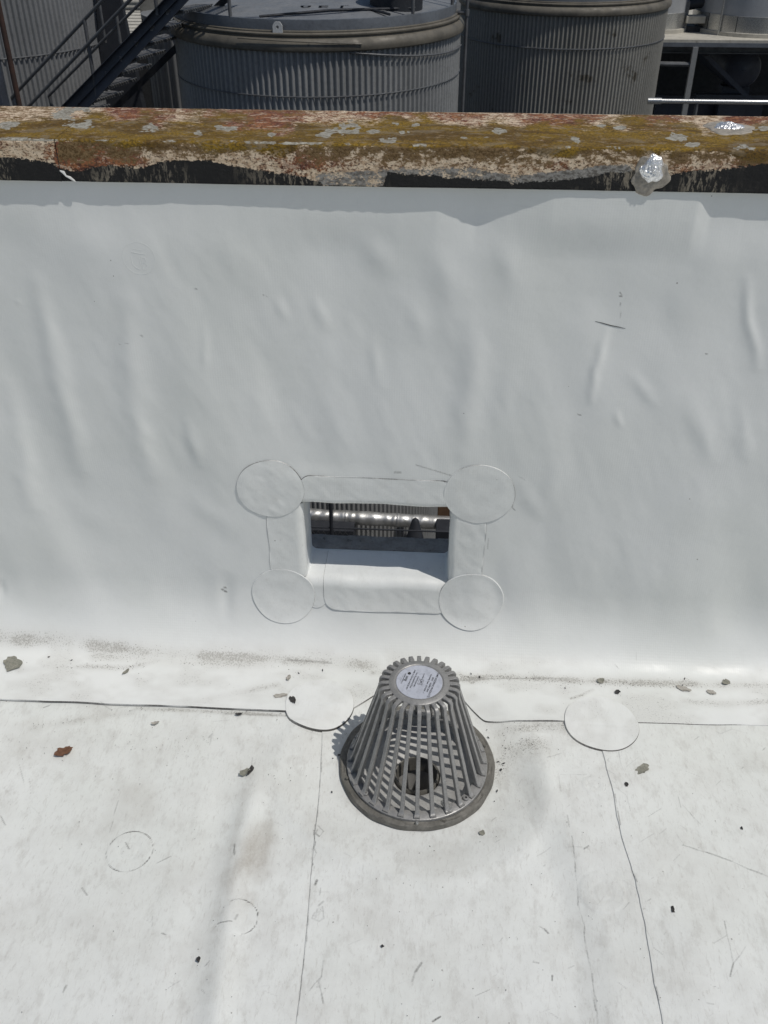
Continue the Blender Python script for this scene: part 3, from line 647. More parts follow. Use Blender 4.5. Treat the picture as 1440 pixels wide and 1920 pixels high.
# pressed round stamp in the membrane, upper left
sx, _, sz = ony(262, 483)
b = MB(); n = 40; y0 = float(wallpt(sx, sz)[1])
def wt(u, v, o=.0): p = wallpt(sx+u, sz+v, o); return tuple(p)
b.tube([wt(.0315*math.cos(2*math.pi*k/n), .0315*math.sin(2*math.pi*k/n)) for k in range(n+1)], .00038, 5, False)
def sline(pts, r=.00045): b.tube([wt(u*.03, v*.03) for u, v in pts], r, 5)
sline([(-.45, .42), (.0, .33), (.45, .28)]); sline([(-.35, .62), (.3, .55)], .0003)
sline([(-.5, .1), (-.5, -.35), (-.3, -.62), (-.05, -.72), (.02, -.5), (.02, .05)]); sline([(.15, .1), (.15, -.72), (.35, -.72), (.5, -.5), (.35, -.28), (.18, -.28)]); sline([(.18, -.28), (.42, -.15), (.38, .05), (.15, .1)])
bm_ = b.mesh('pressed_stamp', M['wall'], wall.location, True); link('pressed_stamp', bm_, wall)

# ------------------------------------------------------------------ coping: two weathered cap sections
CF, CB, CB_Z, CT_Z = 1.709, 1.952, 1.1155, 1.189
def capmasks(xpx, v, top):
    """xpx: photo column; v: 0..1 front->back on top, 0..1 top->bottom on the face"""
    n = len(xpx); a = np.zeros((n, 3)); bq = np.zeros((n, 3))
    wx = xpx/300.0
    T = top; Fc = ~top
    big = fbm(xpx/100, v*.6, .9, 201, 3); mid = fbm(xpx/100, v*1.6, .5, 211, 3)
    back = np.interp(xpx, [0, 60, 130, 200, 300, 420, 500, 640, 760, 900, 1050, 1200, 1300, 1440], [.40, .45, .70, .78, .62, .66, .60, .72, .80, .74, .80, .82, .72, .85])
    a[T, 0] = .42+1.5*(back[T]-v[T])+1.0*mid[T]                      # moss on the front part
    a[T, 0] = np.clip(a[T, 0], 0, .98)
    a[T, 1] = np.clip(.55+.9*big[T]+.25*(v[T]-.5)+.16*(xpx[T] < 330)+.08*(xpx[T] > 850), 0, 1)
    bq[T, 2] = np.clip(.34+.6*mid[T]+.2*(np.abs(v[T]-.02) < .02), 0, 1)
    # front face
    rustx = np.interp(xpx[Fc], [0, 100, 110, 180, 250, 300, 440, 490, 560, 640, 760, 1020, 1050, 1100, 1240, 1400, 1440], [.2, .15, .92, .95, .7, .25, .3, .62, .72, .5, .3, .35, .66, .3, .45, .65, .6])
    a[Fc, 1] = np.clip(rustx+.5*mid[Fc]-.35*np.clip(v[Fc]-.45, 0, 1), 0, 1)
    bq[Fc, 2] = np.clip(.86-1.25*v[Fc]+.7*mid[Fc]-.9*(xpx[Fc] < 108), 0, 1)
    a[Fc, 0] = np.clip((.80-2.6*v[Fc]+.9*big[Fc])*(xpx[Fc] > 108), 0, 1)
    tx = [-300, 0, 60, 100, 112, 150, 180, 210, 250, 272, 300, 370, 420, 480, 530, 575, 600, 612, 715, 727, 800, 900, 960, 1080, 1160, 1190, 1260, 1330, 1440, 1800]
    ty = [297, 297, 302, 309, 318, 322, 316, 312, 315, 318, 306, 303, 310, 320, 326, 334, 344, 352, 352, 329, 330, 336, 341, 337, 322, 320, 328, 320, 312, 308]
    top_y = np.interp(xpx[Fc], [0, 1440], [265, 287]); bot_y = np.interp(xpx[Fc], [0, 1440], [340, 362])
    yy = top_y+(bot_y-top_y)*v[Fc]; tb = np.interp(xpx[Fc], tx, ty)
    a[Fc, 2] = np.clip(.5+(yy-tb)/14.0+.35*mid[Fc], 0, 1)
    a[Fc, 2] = np.maximum(a[Fc, 2], np.clip((v[Fc]-.965)*20, 0, 1))
    g1 = np.interp(xpx[Fc], [-300, 560, 600, 720, 760, 880, 950, 1100, 1180, 1200, 1800], [0, 0, .62, .55, .60, .62, .72, .92, .8, 0, 0])
    gt = np.interp(xpx[Fc], [560, 600, 760, 880, 960, 1060, 1180], [336, 326, 316, 316, 330, 322, 310])
    bq[Fc, 0] = np.clip(g1*sstep(-8, 6, yy-gt)+.1*mid[Fc]*g1, 0, 1)
    return a, bq, mid
LICH = [(150, 233, 26, 9), (60, 255, 0, 0), (280, 241, 19, 9), (45, 256, 0, 0), (510, 251, 9, 5), (612, 253, 20, 8), (652, 240, 22, 12), (700, 246, 12, 5), (725, 264, 18, 7), (757, 248, 10, 4), (745, 231, 14, 4), (935, 246, 17, 5), (780, 233, 10, 4),
        (1160, 239, 11, 4), (1128, 236, 7, 3), (1275, 257, 24, 7), (1300, 271, 14, 5), (1390, 276, 22, 8), (1430, 240, 14, 6), (418, 240, 22, 5), (372, 249, 10, 5), (118, 214, 22, 9), (20, 235, 20, 7), (45, 256, 14, 3), (870, 258, 6, 2), (903, 257, 20, 1.2), (140, 205, 34, 4), (1078, 262, 9, 6)]
def cap(x0, x1, proud, right_open):
    st = .0034; xs = np.unique(np.concatenate([np.linspace(x0, max(x0, -1.15), 8), np.linspace(max(x0, -1.15), min(x1, 1.0), int((min(x1, 1.0)-max(x0, -1.15))/st)), np.linspace(min(x1, 1.0), x1, 8)]))
    prof = [(CF+.012, CB_Z-.001)]+[(CF-proud, z) for z in np.linspace(CB_Z, CT_Z-.005, 22)]+[(CF-proud+.0012, CT_Z-.0022), (CF-proud+.004, CT_Z-.0002)]
    prof += [(y, CT_Z+.0045*((y-CF)/.243)) for y in np.linspace(CF-proud+.008, CB-.006, 56)]+[(CB-.002, CT_Z+.0038), (CB, CT_Z+.001)]+[(CB, z) for z in (1.17, 1.14, 1.11)]
    prof = np.array(prof); np_ = len(prof)
    X = np.repeat(xs[:, None], np_, 1); Y = np.repeat(prof[None, :, 0], len(xs), 0).copy(); Z = np.repeat(prof[None, :, 1], len(xs), 0).copy()
    face = (Y < CF+.003) & (Z < CT_Z-.003); top = ~face
    Z += np.where(top & (Y < CB-.004), .0012*vnoise(X, Y, .05, 301)+.0007*vnoise(X, Y, .014, 303)+.0025*vnoise(X, Y*0, .35, 309), 0)+.0012*vnoise(X, X*0, .25, 311)
    Y += np.where(face, .0016*vnoise(X, Z, .06, 305)+.0008*vnoise(X, Z*.5, .012, 307), 0)+.0016*vnoise(X, X*0, .3, 313)
    V = np.stack([X, Y, Z], -1).reshape(-1, 3)
    d = V-CAM; wv = d@FW; pxx = 720+F_PX*(d@RT)/wv; pyy = 960-F_PX*(d@UP)/wv
    tp = (V[:, 2] > CT_Z-.0035) | (V[:, 1] > CF+.02); v = np.where(tp, (V[:, 1]-CF)/(CB-CF), (CT_Z-V[:, 2])/(CT_Z-CB_Z))
    a, bq, mid = capmasks(pxx, np.clip(v, 0, 1), tp)
    for cx, cy, ra, rb in LICH:
        if ra: bq[:, 1] = np.maximum(bq[:, 1], np.where(tp, np.clip(.84-.5*(((pxx-cx)/ra)**2+((pyy-cy)/rb)**2)+1.0*fbm(pxx/22, pyy/9, .7, 401, 3, .7), 0, 1), 0))
    e = (np.abs(V[:, 2]-(CT_Z-.0012)) < .0016) & (V[:, 1] < CF+.01)      # worn pale arris
    bq[:, 1] = np.where(e, np.maximum(bq[:, 1], .30+.9*vnoise(V[:, 0], V[:, 0]*0, .03, 331)+.45*(pxx < 110)), bq[:, 1])
    be = (V[:, 1] > CB-.007) & (V[:, 2] > 1.18); a[be, 0] = 0; a[be, 1] *= .5; bq[be, 1] = np.maximum(bq[be, 1], .42)
    a[~tp & (V[:, 1] > CF+.01), 2] = 1
    me = npmesh('cap_section', V, gridfaces(len(xs), np_), M['coping'], True, {'cap_a': np.clip(a, 0, 1), 'cap_b': np.clip(bq, 0, 1)}, wall.location)
    o = link('cap_section', me, wall); return o
jx = ony(109, 300, CF)[0]
o = cap(-4.0, jx, .0018, True); o['label'] = 'cream flaking coping section at the left end'
o = cap(jx+.0008, 4.0, 0, False); o['label'] = 'long coping section with rust, moss and black tar along its lower edge'
# a dribble of white sealant over the tar by the joint
b = MB(); L = [(112, 320), (119, 323), (124, 330), (131, 333), (138, 338), (142, 341)]; pts = [tuple(ony(x, y, CF-.0005)) for x, y in L]
b.tube(pts, [.0012, .0030, .0016, .0026, .0020, .0008], 8); b.part('sealant_dribble', M['white'], wall, True)
# sealed bolts: putty collar and crumpled foil
def blob(cx, cz, cy, rx, rz, h, m, name, parent, facing, seed, swirl=0):
    n = 44; k = 16; V = []
    rg = random.Random(seed); ph = [rg.uniform(0, 6.3) for _ in range(5)]
    for i in range(n):
        a = 2*math.pi*i/n; wob = 1+.10*math.sin(3*a+ph[0])+.07*math.sin(5*a+ph[1])+.04*math.sin(9*a+ph[2])
        for j in range(k):
            q = (j+.15)/(k-1); q = min(q, 1); hh = h*(1-q**2.4)*(1+.18*math.sin(6*q*3+a*swirl+ph[3]))+(.0012*math.sin(7*a+ph[4]+9*q) if swirl else .0008*math.sin(11*a+ph[2]+13*q))*(1-q)
            if j == k-1: hh = -.004
            u = rx*q*wob*math.cos(a); v = rz*q*wob*math.sin(a)
            V.append((cx+u, cy-hh, cz+v) if facing == 'F' else (cx+u, cy+v, cz+hh))
    me = npmesh(name, np.array(V), gridfaces(n, k, True), m, True, None, wall.location); return link(name, me, parent)
p = ony(1220, 326, CF); blob(p[0], p[2]-.004, CF-.0, .034, .033, .003, M['putty'], 'sealant_collar', wall, 'F', 3)
p = ony(1223, 317, CF); blob(p[0], p[2], CF-.003, .0205, .024, .007, M['foil'], 'foil_cap', wall, 'F', 5, 5)
p = onz(1366, 239, CT_Z+.004); blob(p[0], p[2]-.001, p[1], .046, .052, .003, M['putty'], 'sealant_collar', wall, 'T', 8)
p = onz(1366, 237, CT_Z+.005); blob(p[0], p[2], p[1], .027, .026, .006, M['foil'], 'foil_cap', wall, 'T', 9, 4)

# ------------------------------------------------------------------ roof drain
drain = thing('roof_drain', 'grey cast metal roof drain with domed bar strainer set in the white roof', 'roof drain', (DX, DY, -.012))
def lathe_part(name, prof, m, n=96, parent=drain, smooth=True):
    b = MB(); b.lathe(prof, n)
    if name in ('drain_bowl', 'outlet_floor', 'outlet_collar'):      # the outlet sits a little towards the wall
        b.v = [(x, y+.012*max(0, 1-math.hypot(x, y)/.12), z) for x, y, z in b.v]
    me = b.mesh(name, m, (0, 0, 0), smooth); return link(name, me, parent)
lathe_part('drain_bowl', [(.160, -.003), (.150, .003), (.141, .0035), (.139, -.006), (.135, -.016), (.115, -.026), (.075, -.034), (.056, -.038), (.052, -.041), (.050, -.055), (.0498, -.30)], M['bowl'])
lathe_part('outlet_floor', [(.0497, -.24), (.001, -.24)], M['dark'], 32)
lathe_part('outlet_collar', [(.049, -.070), (.049, -.036), (.0475, -.033), (.045, -.034), (.044, -.042), (.044, -.075)], M['clamp'], 64)
# grimy outer clamping ring, a little uneven
b = MB(); nn = 120; prof = [(.148, .0035), (.149, .009), (.152, .0105), (.156, .0112), (.1600, .0102), (.1640, .0105), (.1670, .0085), (.1690, -.001)]
for i in range(nn):
    a = 2*math.pi*i/nn; wv = 1+.006*math.sin(5*a)+.003*math.sin(17*a)
    for r, z in prof: b.v.append((r*(wv if r > .154 else 1)*math.cos(a), r*(wv if r > .154 else 1)*math.sin(a)+(.004 if r > .154 else 0), z+(.0009*math.sin(13*a+r*900) if r > .154 else 0)))
m_ = len(prof)
for i in range(nn):
    for j in range(m_-1): b.f.append((i*m_+j, ((i+1) % nn)*m_+j, ((i+1) % nn)*m_+j+1, i*m_+j+1))
link('clamping_ring', b.mesh('clamping_ring', M['clamp'], (0, 0, 0), True), drain)
Z0 = .014
lathe_part('strainer_base_ring', [(.1285, Z0-.004), (.1285, Z0+.003), (.130, Z0+.0045), (.1495, Z0+.0045), (.1515, Z0+.003), (.1515, Z0-.006), (.148, Z0-.006)], M['strainer'])
HT = .256
lathe_part('strainer_top_plate', [(.0005, HT-.0008), (.048, HT-.0008), (.0495, HT+.0006), (.0515, HT+.001), (.0535, HT+.0002), (.0600, HT-.0002), (.0615, HT-.0015), (.0615, HT-.0065), (.0595, HT-.0075), (.0005, HT-.006)], M['strainer'])
NB = 28
def barmesh():
    path = [(.1465, Z0+.0085, .0056), (.1438, Z0+.010, .0054), (.1415, Z0+.0135, .0046), (.1395, Z0+.02, .0043)]
    for t in np.linspace(.1, 1, 8): path.append((.1395+(.0835-.1395)*t, Z0+.02+(HT-.022-Z0-.02)*t, .0042-.0004*t))
    cx, cz, r = .0715, HT-.016, .0126
    for k in range(1, 7):
        a = R(14+76*k/6); path.append((cx+r*math.cos(a), cz+r*math.sin(a)+.0018, .0042))
    path += [(.064, HT-.0012, .0047), (.056, HT-.0014, .0050)]
    b = MB(); n = len(path); th = .0092; sec = 8
    for i, (r, z, wd) in enumerate(path):
        p0 = path[max(i-1, 0)]; p1 = path[min(i+1, n-1)]; t = Vector((p1[0]-p0[0], p1[1]-p0[1])).normalized(); nrm = Vector((t.y, -t.x))   # outward in r,z
        c = .0011
        for u, v in ((-wd+c, 0), (wd-c, 0), (wd, -c), (wd*.92, -th+c), (wd*.92-c, -th), (-wd*.92+c, -th), (-wd*.92, -th+c), (-wd, -c)):
            b.v.append((r+nrm.x*v, u, z+nrm.y*v))
    for i in range(n-1):
        for k in range(sec): k2 = (k+1) % sec; b.f.append((i*sec+k, i*sec+k2, (i+1)*sec+k2, (i+1)*sec+k))
    b.f.append(tuple(range(sec))); b.f.append(tuple((n-1)*sec+k for k in range(sec)))
    b.box(.1405, .1500, -.0062, .0062, Z0+.0045, Z0+.0085)
    me = b.mesh('strainer_bar', M['strainer'], (0, 0, 0), True); return me
bme = barmesh()
for k in range(NB):
    o = link('strainer_bar', bme, drain); o.rotation_euler = (0, 0, 2*math.pi*(k+.15)/NB+R(-90))
# label disc with its print
lathe_part('label_disc', [(.0002, HT+.0004), (.0462, HT+.0004), (.0468, HT-.0002)], M['label'], 72)
lab = bpy.data.objects.new('label_print', None)
dg = None
def text_mesh(body, size, extr=0.0):
    c = bpy.data.curves.new('print', 'FONT'); c.body = body; c.size = size; c.align_x = 'CENTER'; c.align_y = 'CENTER'; c.extrude = extr; c.resolution_u = 3; c.offset = size*.012
    o = bpy.data.objects.new('tmp', c); C.objects.link(o); bpy.context.view_layer.update()
    me = bpy.data.meshes.new_from_object(o.evaluated_get(bpy.context.evaluated_depsgraph_get())); bpy.data.objects.remove(o); return me
def join_text(items, name, m, loc, rz, parent):
    b = MB()
    for body, size, x, y in items:
        me = text_mesh(body, size); b.add([(v.co.x+x, v.co.y+y, 0) for v in me.vertices], [tuple(p.vertices) for p in me.polygons]); bpy.data.meshes.remove(me)
    for s in (0,):
        for x0, x1, y0, y1 in ((-.0075, .0075, .0045, .0050), (-.0075, .0075, -.0050, -.0045), (-.0075, -.0070, -.0045, .0045), (.0070, .0075, -.0045, .0045)):
            if name == 'label_print': b.add([(x0, y0+.003, 0), (x1, y0+.003, 0), (x1, y1+.003, 0), (x0, y1+.003, 0)], [(0, 1, 2, 3)])
    me = bpy.data.meshes.new(name); me.from_pydata(b.v, [], b.f); me.materials.append(m)
    o = link(name, me, parent, loc); o.rotation_euler = (0, 0, rz); return o
items = [('OMG ROOFING PRODUCTS', .0056, 0, .0290), ('2015    HDPRC4A4', .0053, 0, .0228), ('Assembly Date:  07/10/24 - 1', .0047, 0, .0170), ('UPC', .0074, 0, .003),
         ('CLASSIFIED', .0030, -.017, .003), ('CAN/CSA-B79-08-1', .0038, .002, -.0060), ('Non-Threaded Roof Drain', .0042, 0, -.0118), ('ASME A112.6.4 & CAN/CSA-B79', .0042, 0, -.0180),
         ('omg', .0085, .0, -.0268), ('ROOFING PRODUCTS', .0030, .002, -.0330), ('____________', .0036, .002, -.0352)]
join_text(items, 'label_print', M['ink'], (0, 0, HT+.0008), R(-106), drain)
b = MB(); b.lathe([(.0001, 0), (.0033, 0), (.0036, -.0006)], 20); o = link('logo_mark', b.mesh('logo_mark', M['ink'], (0, 0, 0)), drain, (0, 0, HT+.0011))
o.location = Vector((0, 0, HT+.0011))+Matrix.Rotation(R(-106), 3, 'Z') @ Vector((-.0155, -.0262, 0))
# screws, locking tab
def small(name, b, m, ang, r, z, rz=0, smooth=False, bevel=0):
    o = link(name, b.mesh(name, m, (0, 0, 0), smooth, bevel), drain); a = R(ang); o.location = (r*math.cos(a), r*math.sin(a), z); o.rotation_euler = (0, 0, a+rz); return o
for ang in (-88, 20, 128, -160):
    b = MB(); b.lathe([(.0005, .007), (.0028, .007), (.0034, .006), (.0034, 0)], 6); small('clamp_bolt', b, M['bright'] if ang == -88 else M['clamp'], ang, .1560, .0105)
for ang in (-42, -138, 40, 140):
    b = MB(); b.lathe([(.0062, 0), (.0062, .0042), (.0052, .0052), (.0026, .0052), (.0026, -.001)], 20); small('screw_boss', b, M['strainer'], ang, .140, Z0+.0045, smooth=True)
    b = MB(); b.lathe([(.0001, .0), (.0026, .0)], 12); small('screw_hole', b, M['dark'], ang, .140, Z0+.0055)
b = MB(); pts = []
for k in range(20):
    a = 2*math.pi*k/20; pts.append((.0075*math.cos(a)+(.008 if math.cos(a) > 0 else -.008), .0078*math.sin(a)))
b.prism(pts, 0, .0022); o = small('locking_tab', b, M['bright'], -61, .133, Z0+.009, R(8), bevel=.0004)
for dx in (-.004, .006):
    b = MB(); b.lathe([(.0001, .0), (.0019, .0)], 10); h_ = link('tab_hole', b.mesh('tab_hole', M['dark'], (0, 0, 0)), o, (dx, .0, .0026))

# ------------------------------------------------------------------ debris lying on the roof
def topz(x, y):
    z = float(hd(np.array([x]), np.array([y]))[0]); return z+(.0068 if y > float(yedge(np.array([x]))[0]) else .0046)
def flake(px, py, L, W, ang, m, name, label, cat, seed, lobes=7, curl=.0015, onpatch=0):
    x, y = onz(px, py)[:2]; z = topz(x, y)+onpatch
    rg = random.Random(seed); n = 22; V = []
    s = float(onz(px+1, py)[0]-onz(px, py)[0]); prof = [(1+.22*math.sin(lobes*2*math.pi*i/n*.5+rg.random()*2)+rg.uniform(-.16, .16)) for i in range(n)]
    rings = (0.02, .5, 1.0)
    for lvl in (0, 1):
        for i in range(n):
            a = 2*math.pi*i/n
            for q in rings:
                u = L*s/2*q*prof[i]*math.cos(a); v = W*s/2*q*prof[i]*math.sin(a)*1.35
                V.append((u, v, .0006+curl*q*q*(1+.8*math.sin(2*a+seed))-(.0009 if lvl else 0)))
    V = np.array(V); k = len(rings); f1 = gridfaces(n, k, True); f2 = gridfaces(n, k, True)[:, ::-1]+n*k
    rim = np.array([[i*k+k-1, ((i+1) % n)*k+k-1, ((i+1) % n)*k+k-1+n*k, i*k+k-1+n*k] for i in range(n)])
    me = npmesh(name, V, np.concatenate([f1, f2, rim]), m, False)
    o = link(name, me, None, (x, y, z)); o.rotation_euler = (0, 0, R(ang)); return tag(o, label, cat)
flake(24, 1247, 36, 26, -30, M['flake'], 'torn_flake', 'large grey green torn flake at the far left foot of the wall', 'flake', 1, 5)
flake(119, 1409, 27, 17, 25, M['leaf'], 'dead_leaf', 'dry reddish brown leaf fragment lying alone left on the white roof', 'leaf', 2, 4, .003)
flake(460, 1452, 20, 10, 40, M['flake'], 'curled_flake', 'olive grey curled flake in front of the left seam patch', 'flake', 3, 4, .003)
flake(470, 1449, 9, 16, -15, M['chip'], 'twig_crumb', 'dark twisted crumb touching the olive grey curled flake', 'debris', 4, 3, .002)
flake(1202, 1448, 28, 14, 32, M['flake'], 'grey_flake', 'pointed grey flake just below the right seam patch', 'flake', 5, 4)
flake(904, 1556, 9, 9, 0, M['flake'], 'small_flake', 'small grey flake on the roof just below the drain', 'flake', 6, 4, .0005)
flake(1125, 1280, 14, 9, -10, M['flake'], 'round_flake', 'roundish grey flake at the foot of the wall above the right seam patch', 'flake', 7, 3)
flake(1157, 1301, 9, 8, -30, M['chip'], 'black_chip', 'square black chip just above the right seam patch', 'chip', 8, 3)
flake(1281, 1295, 23, 10, -25, M['flaketan'], 'tan_flake', 'long pale tan flake right of the right seam patch', 'flake', 9, 4, .0006)
flake(1333, 1302, 15, 9, -25, M['flaketan'], 'tan_flake', 'short pale tan flake between the long tan flake and the picture edge', 'flake', 10, 4, .0006)
flake(1359, 1283, 15, 9, -20, M['flake'], 'grey_flake', 'rightmost grey flake at the foot of the wall', 'flake', 11, 3)
flake(1258, 1716, 6, 9, 5, M['chip'], 'black_seed', 'pointed black seed at the lower right of the roof', 'seed', 12, 3)
flake(372, 1801, 7, 8, 0, M['chip'], 'dark_pellet', 'dark brown pellet at the lower left of the roof', 'pellet', 13, 2)
flake(447, 1342, 13, 4, 5, M['chip'], 'black_splinter', 'black splinter lying under the left stretch of the lap seam', 'splinter', 14, 2)
flake(527, 1308, 24, 8, 14, M['flaketan'], 'folded_film', 'translucent tan scrap touching the left seam patch', 'scrap', 15, 4, .0006)
flake(549, 1318, 10, 13, 25, M['chip'], 'ragged_chip', 'ragged dark chip lying on the left seam patch', 'chip', 16, 5, .001, .003)
flake(237, 1262, 6, 10, -30, M['flake'], 'small_triangle_flake', 'small grey triangular flake between the wall foot and the left seam', 'flake', 17, 3)
flake(541, 1275, 8, 9, 0, M['flaketan'], 'tan_crumb', 'tan crumb just above the left seam patch', 'crumb', 18, 3)
flake(1172, 1480, 7, 7, 0, M['chip'], 'black_pebble', 'round black pebble on the lap below the right seam patch', 'pebble', 19, 2, .0008)
flake(290, 1357, 14, 5, 10, M['flaketan'], 'pale_scrap', 'pale curled scrap below the middle of the left seam', 'scrap', 20, 3)
flake(717, 1786-10, 6, 4, 20, M['chip'], 'tiny_chip', 'tiny dark chip below the drain near the bottom centre', 'chip', 23, 2)
flake(1388, 1560, 4, 4, 0, M['chip'], 'tiny_pellet', 'tiny black pellet right of the right lap seam', 'pellet', 24, 2)
rc = random.Random(3); crumbs = []
for k in range(16):
    a = R(rc.choice([rc.uniform(150, 215), rc.uniform(-30, 40), rc.uniform(20, 150)])); q = HOLE+.008+abs(rc.gauss(0, .012))
    crumbs.append((DX+q*math.cos(a), DY+.006+q*math.sin(a)))
for k in range(12): crumbs.append((rc.uniform(-1.0, .85), 1.60+rc.gauss(0, .02)))
b = MB()
for x, y in crumbs:
    z = topz(x, y)+.0005; L = rc.uniform(.0015, .0045); W_ = L*rc.uniform(.25, .7); a = rc.uniform(0, 6.28); c_, s_ = math.cos(a), math.sin(a)
    b.prism([(x+u*c_-v*s_, y+u*s_+v*c_) for u, v in ((-L, 0), (-L*.3, W_), (L*.5, W_*.7), (L, -W_*.1), (L*.2, -W_))], z-.0006, z+.0008)
tag(b.part('leaf_crumbs', M['chip']), 'tiny dark leaf crumbs gathered round the drain ring and wall foot', 'crumbs', kind='stuff')
# loose grit along the wall foot
rg = np.random.RandomState(5); nG = 5200; V = []; Fg = []; cnt = 0
for pts, wd, a in GRITL:
    pts = [p for p in pts]; L = sum(math.hypot(q[0]-p[0], q[1]-p[1]) for p, q in zip(pts[:-1], pts[1:])); m_ = int(900*L*a*(wd/.01)**.5)
    for _ in range(m_):
        k = rg.randint(len(pts)-1); t = rg.rand(); x = pts[k][0]*(1-t)+pts[k+1][0]*t; y = pts[k][1]*(1-t)+pts[k+1][1]*t+rg.randn()*wd*.6
        if abs(x) > 1.2 or math.hypot(x-DX, y-DY) < .18 or vnoise(np.array([x]), np.array([y]), .05, 31)[0] < -.12: continue
        V.append((x, y, 0)); 
for _ in range(500):
    x = rg.uniform(-1, .9); y = rg.uniform(.75, 1.6)
    if math.hypot(x-DX, y-DY) > .18: V.append((x, y, 0))
V = np.array(V); zz = hd(V[:, 0], V[:, 1])+np.where(V[:, 1] > yedge(V[:, 0]), .0058, .0040); yb = WY-CY
over = V[:, 1] > yb; t = np.clip((V[:, 1]-yb)/CY, 0, 1); zz = np.where(over, .004+CZ*(1-np.sqrt(1-t*t)), zz)
s = .0003+.0010*rg.rand(len(V))**2.2; vv = []; ff = []
tet = np.array([(1, 0, -.6), (-.5, .87, -.6), (-.5, -.87, -.6), (0, 0, .9)])
ang = rg.rand(len(V))*6.28; st_ = .7+rg.rand(len(V))
ca, sa = np.cos(ang), np.sin(ang)
P4 = np.zeros((len(V), 4, 3))
for k in range(4):
    u, v, w_ = tet[k]; P4[:, k, 0] = V[:, 0]+s*(u*ca*st_-v*sa); P4[:, k, 1] = V[:, 1]+s*(u*sa*st_+v*ca); P4[:, k, 2] = zz+s*w_*.7
Fg = (np.array([[0, 2, 1], [0, 1, 3], [1, 2, 3], [2, 0, 3]])[None]+4*np.arange(len(V))[:, None, None]).reshape(-1, 3)
tag(link('grit', npmesh('grit', P4.reshape(-1, 3), Fg, M['grit'], False)), 'fine dark roof grit scattered along the foot of the wall and seams', 'grit', kind='stuff')

# ------------------------------------------------------------------ tanks beyond the parapet
def at_h(px, py, dist):     # point at horizontal distance from the camera
    r = ray(px, py); k = dist/math.hypot(r[0], r[1]); return CAM+r*k
def corr(R0, z0, z1, ribs, amp, zs=None, per=8):
    n = ribs*per; a = np.arange(n)*2*math.pi/n; ph = (np.arange(n) % per)/per
    prof = np.clip(1.15*np.sin(2*math.pi*ph), -1, 1); r = R0+amp*prof
    zs = [z0, z1]; V = np.zeros((n, len(zs), 3))
    for j, z in enumerate(zs): V[:, j, 0] = r*np.cos(a); V[:, j, 1] = r*np.sin(a); V[:, j, 2] = z
    return V.reshape(-1, 3), gridfaces(n, len(zs), True)
def hoop(parent, R0, z, m, r=.009, n=120):
    b = MB(); b.tube([(R0*math.cos(2*math.pi*k/n), R0*math.sin(2*math.pi*k/n), z) for k in range(n+1)], r, 6, False)
    return link('hoop', b.mesh('hoop', m, (0, 0, 0), True), parent)
def lp(parent, name, prof, m, n=128):
    b = MB(); b.lathe(prof, n); return link(name, b.mesh(name, m, (0, 0, 0), True), parent)
GZ = -9.0
def tank(px, py, dist, Rt, ribs, ztop, label, mw, rz=0, rim=True, group='corrugated storage tanks beyond the parapet'):
    p = at_h(px, py, dist); t = thing('storage_tank', label, 'storage tank', (p[0], p[1], GZ), group, rz)
    H = ztop-GZ
    V, Fq = corr(Rt, 0, H-.25, ribs, .015)
    link('corrugated_cladding', npmesh('corrugated_cladding', V, Fq, mw, False), t)
    if rim:
        lp(t, 'insulation_band', [(Rt-.01, H-.31), (Rt+.035, H-.312), (Rt+.050, H-.30), (Rt+.056, H-.27), (Rt+.052, H-.235), (Rt+.03, H-.205), (Rt+.01, H-.185), (Rt-.01, H-.18), (Rt-.01, H-.165), (Rt+.003, H-.155), (Rt+.004, H-.14), (Rt-.01, H-.13), (Rt-.025, H-.128), (Rt-.025, H-.115), (Rt-.035, H-.11), (Rt-.05, H-.108)], M['band'])
        lp(t, 'rim_band', [(Rt-.052, H-.13), (Rt-.050, H-.012), (Rt-.052, H-.002), (Rt-.075, H), (Rt-.078, H-.02), (Rt-.08, H-.05)], M['rim'])
        lp(t, 'tank_roof', [(Rt-.076, H-.03), (1.2, H+.035), (.6, H+.075), (.01, H+.115)], M['roofpaint'])
    return t, H
t1, H1 = tank(597, 60, 13.2, 1.785, 158, .158, 'near grey corrugated storage tank with tan band and grey painted roof behind the coping', M['tank'])
z0 = .158
hoop(t1, 1.80, -.62-GZ, M['pipe'], .008); hoop(t1, 1.80, -3.2-GZ, M['pipe'], .008)
# sagging cable, right side of the band
b = MB(); pts = []
for k in range(25):
    q = k/24; a = R(-72+66*q); zz_ = -.165-.115*math.sin(q*math.pi*.62)-.03*q; pts.append((1.815*math.cos(a), 1.815*math.sin(a), zz_-GZ))
b.tube(pts, .010, 6); link('cable', b.mesh('cable', M['pipe'], (0, 0, 0), True), t1)
b = MB(); pts = []
for k in range(25):
    q = k/24; a = R(-112+44*q); pts.append((1.848*math.cos(a), 1.848*math.sin(a), .158-.19-.05*q*q-GZ))
b.tube(pts, .007, 6); link('cable', b.mesh('cable', M['band'], (0, 0, 0), True), t1)
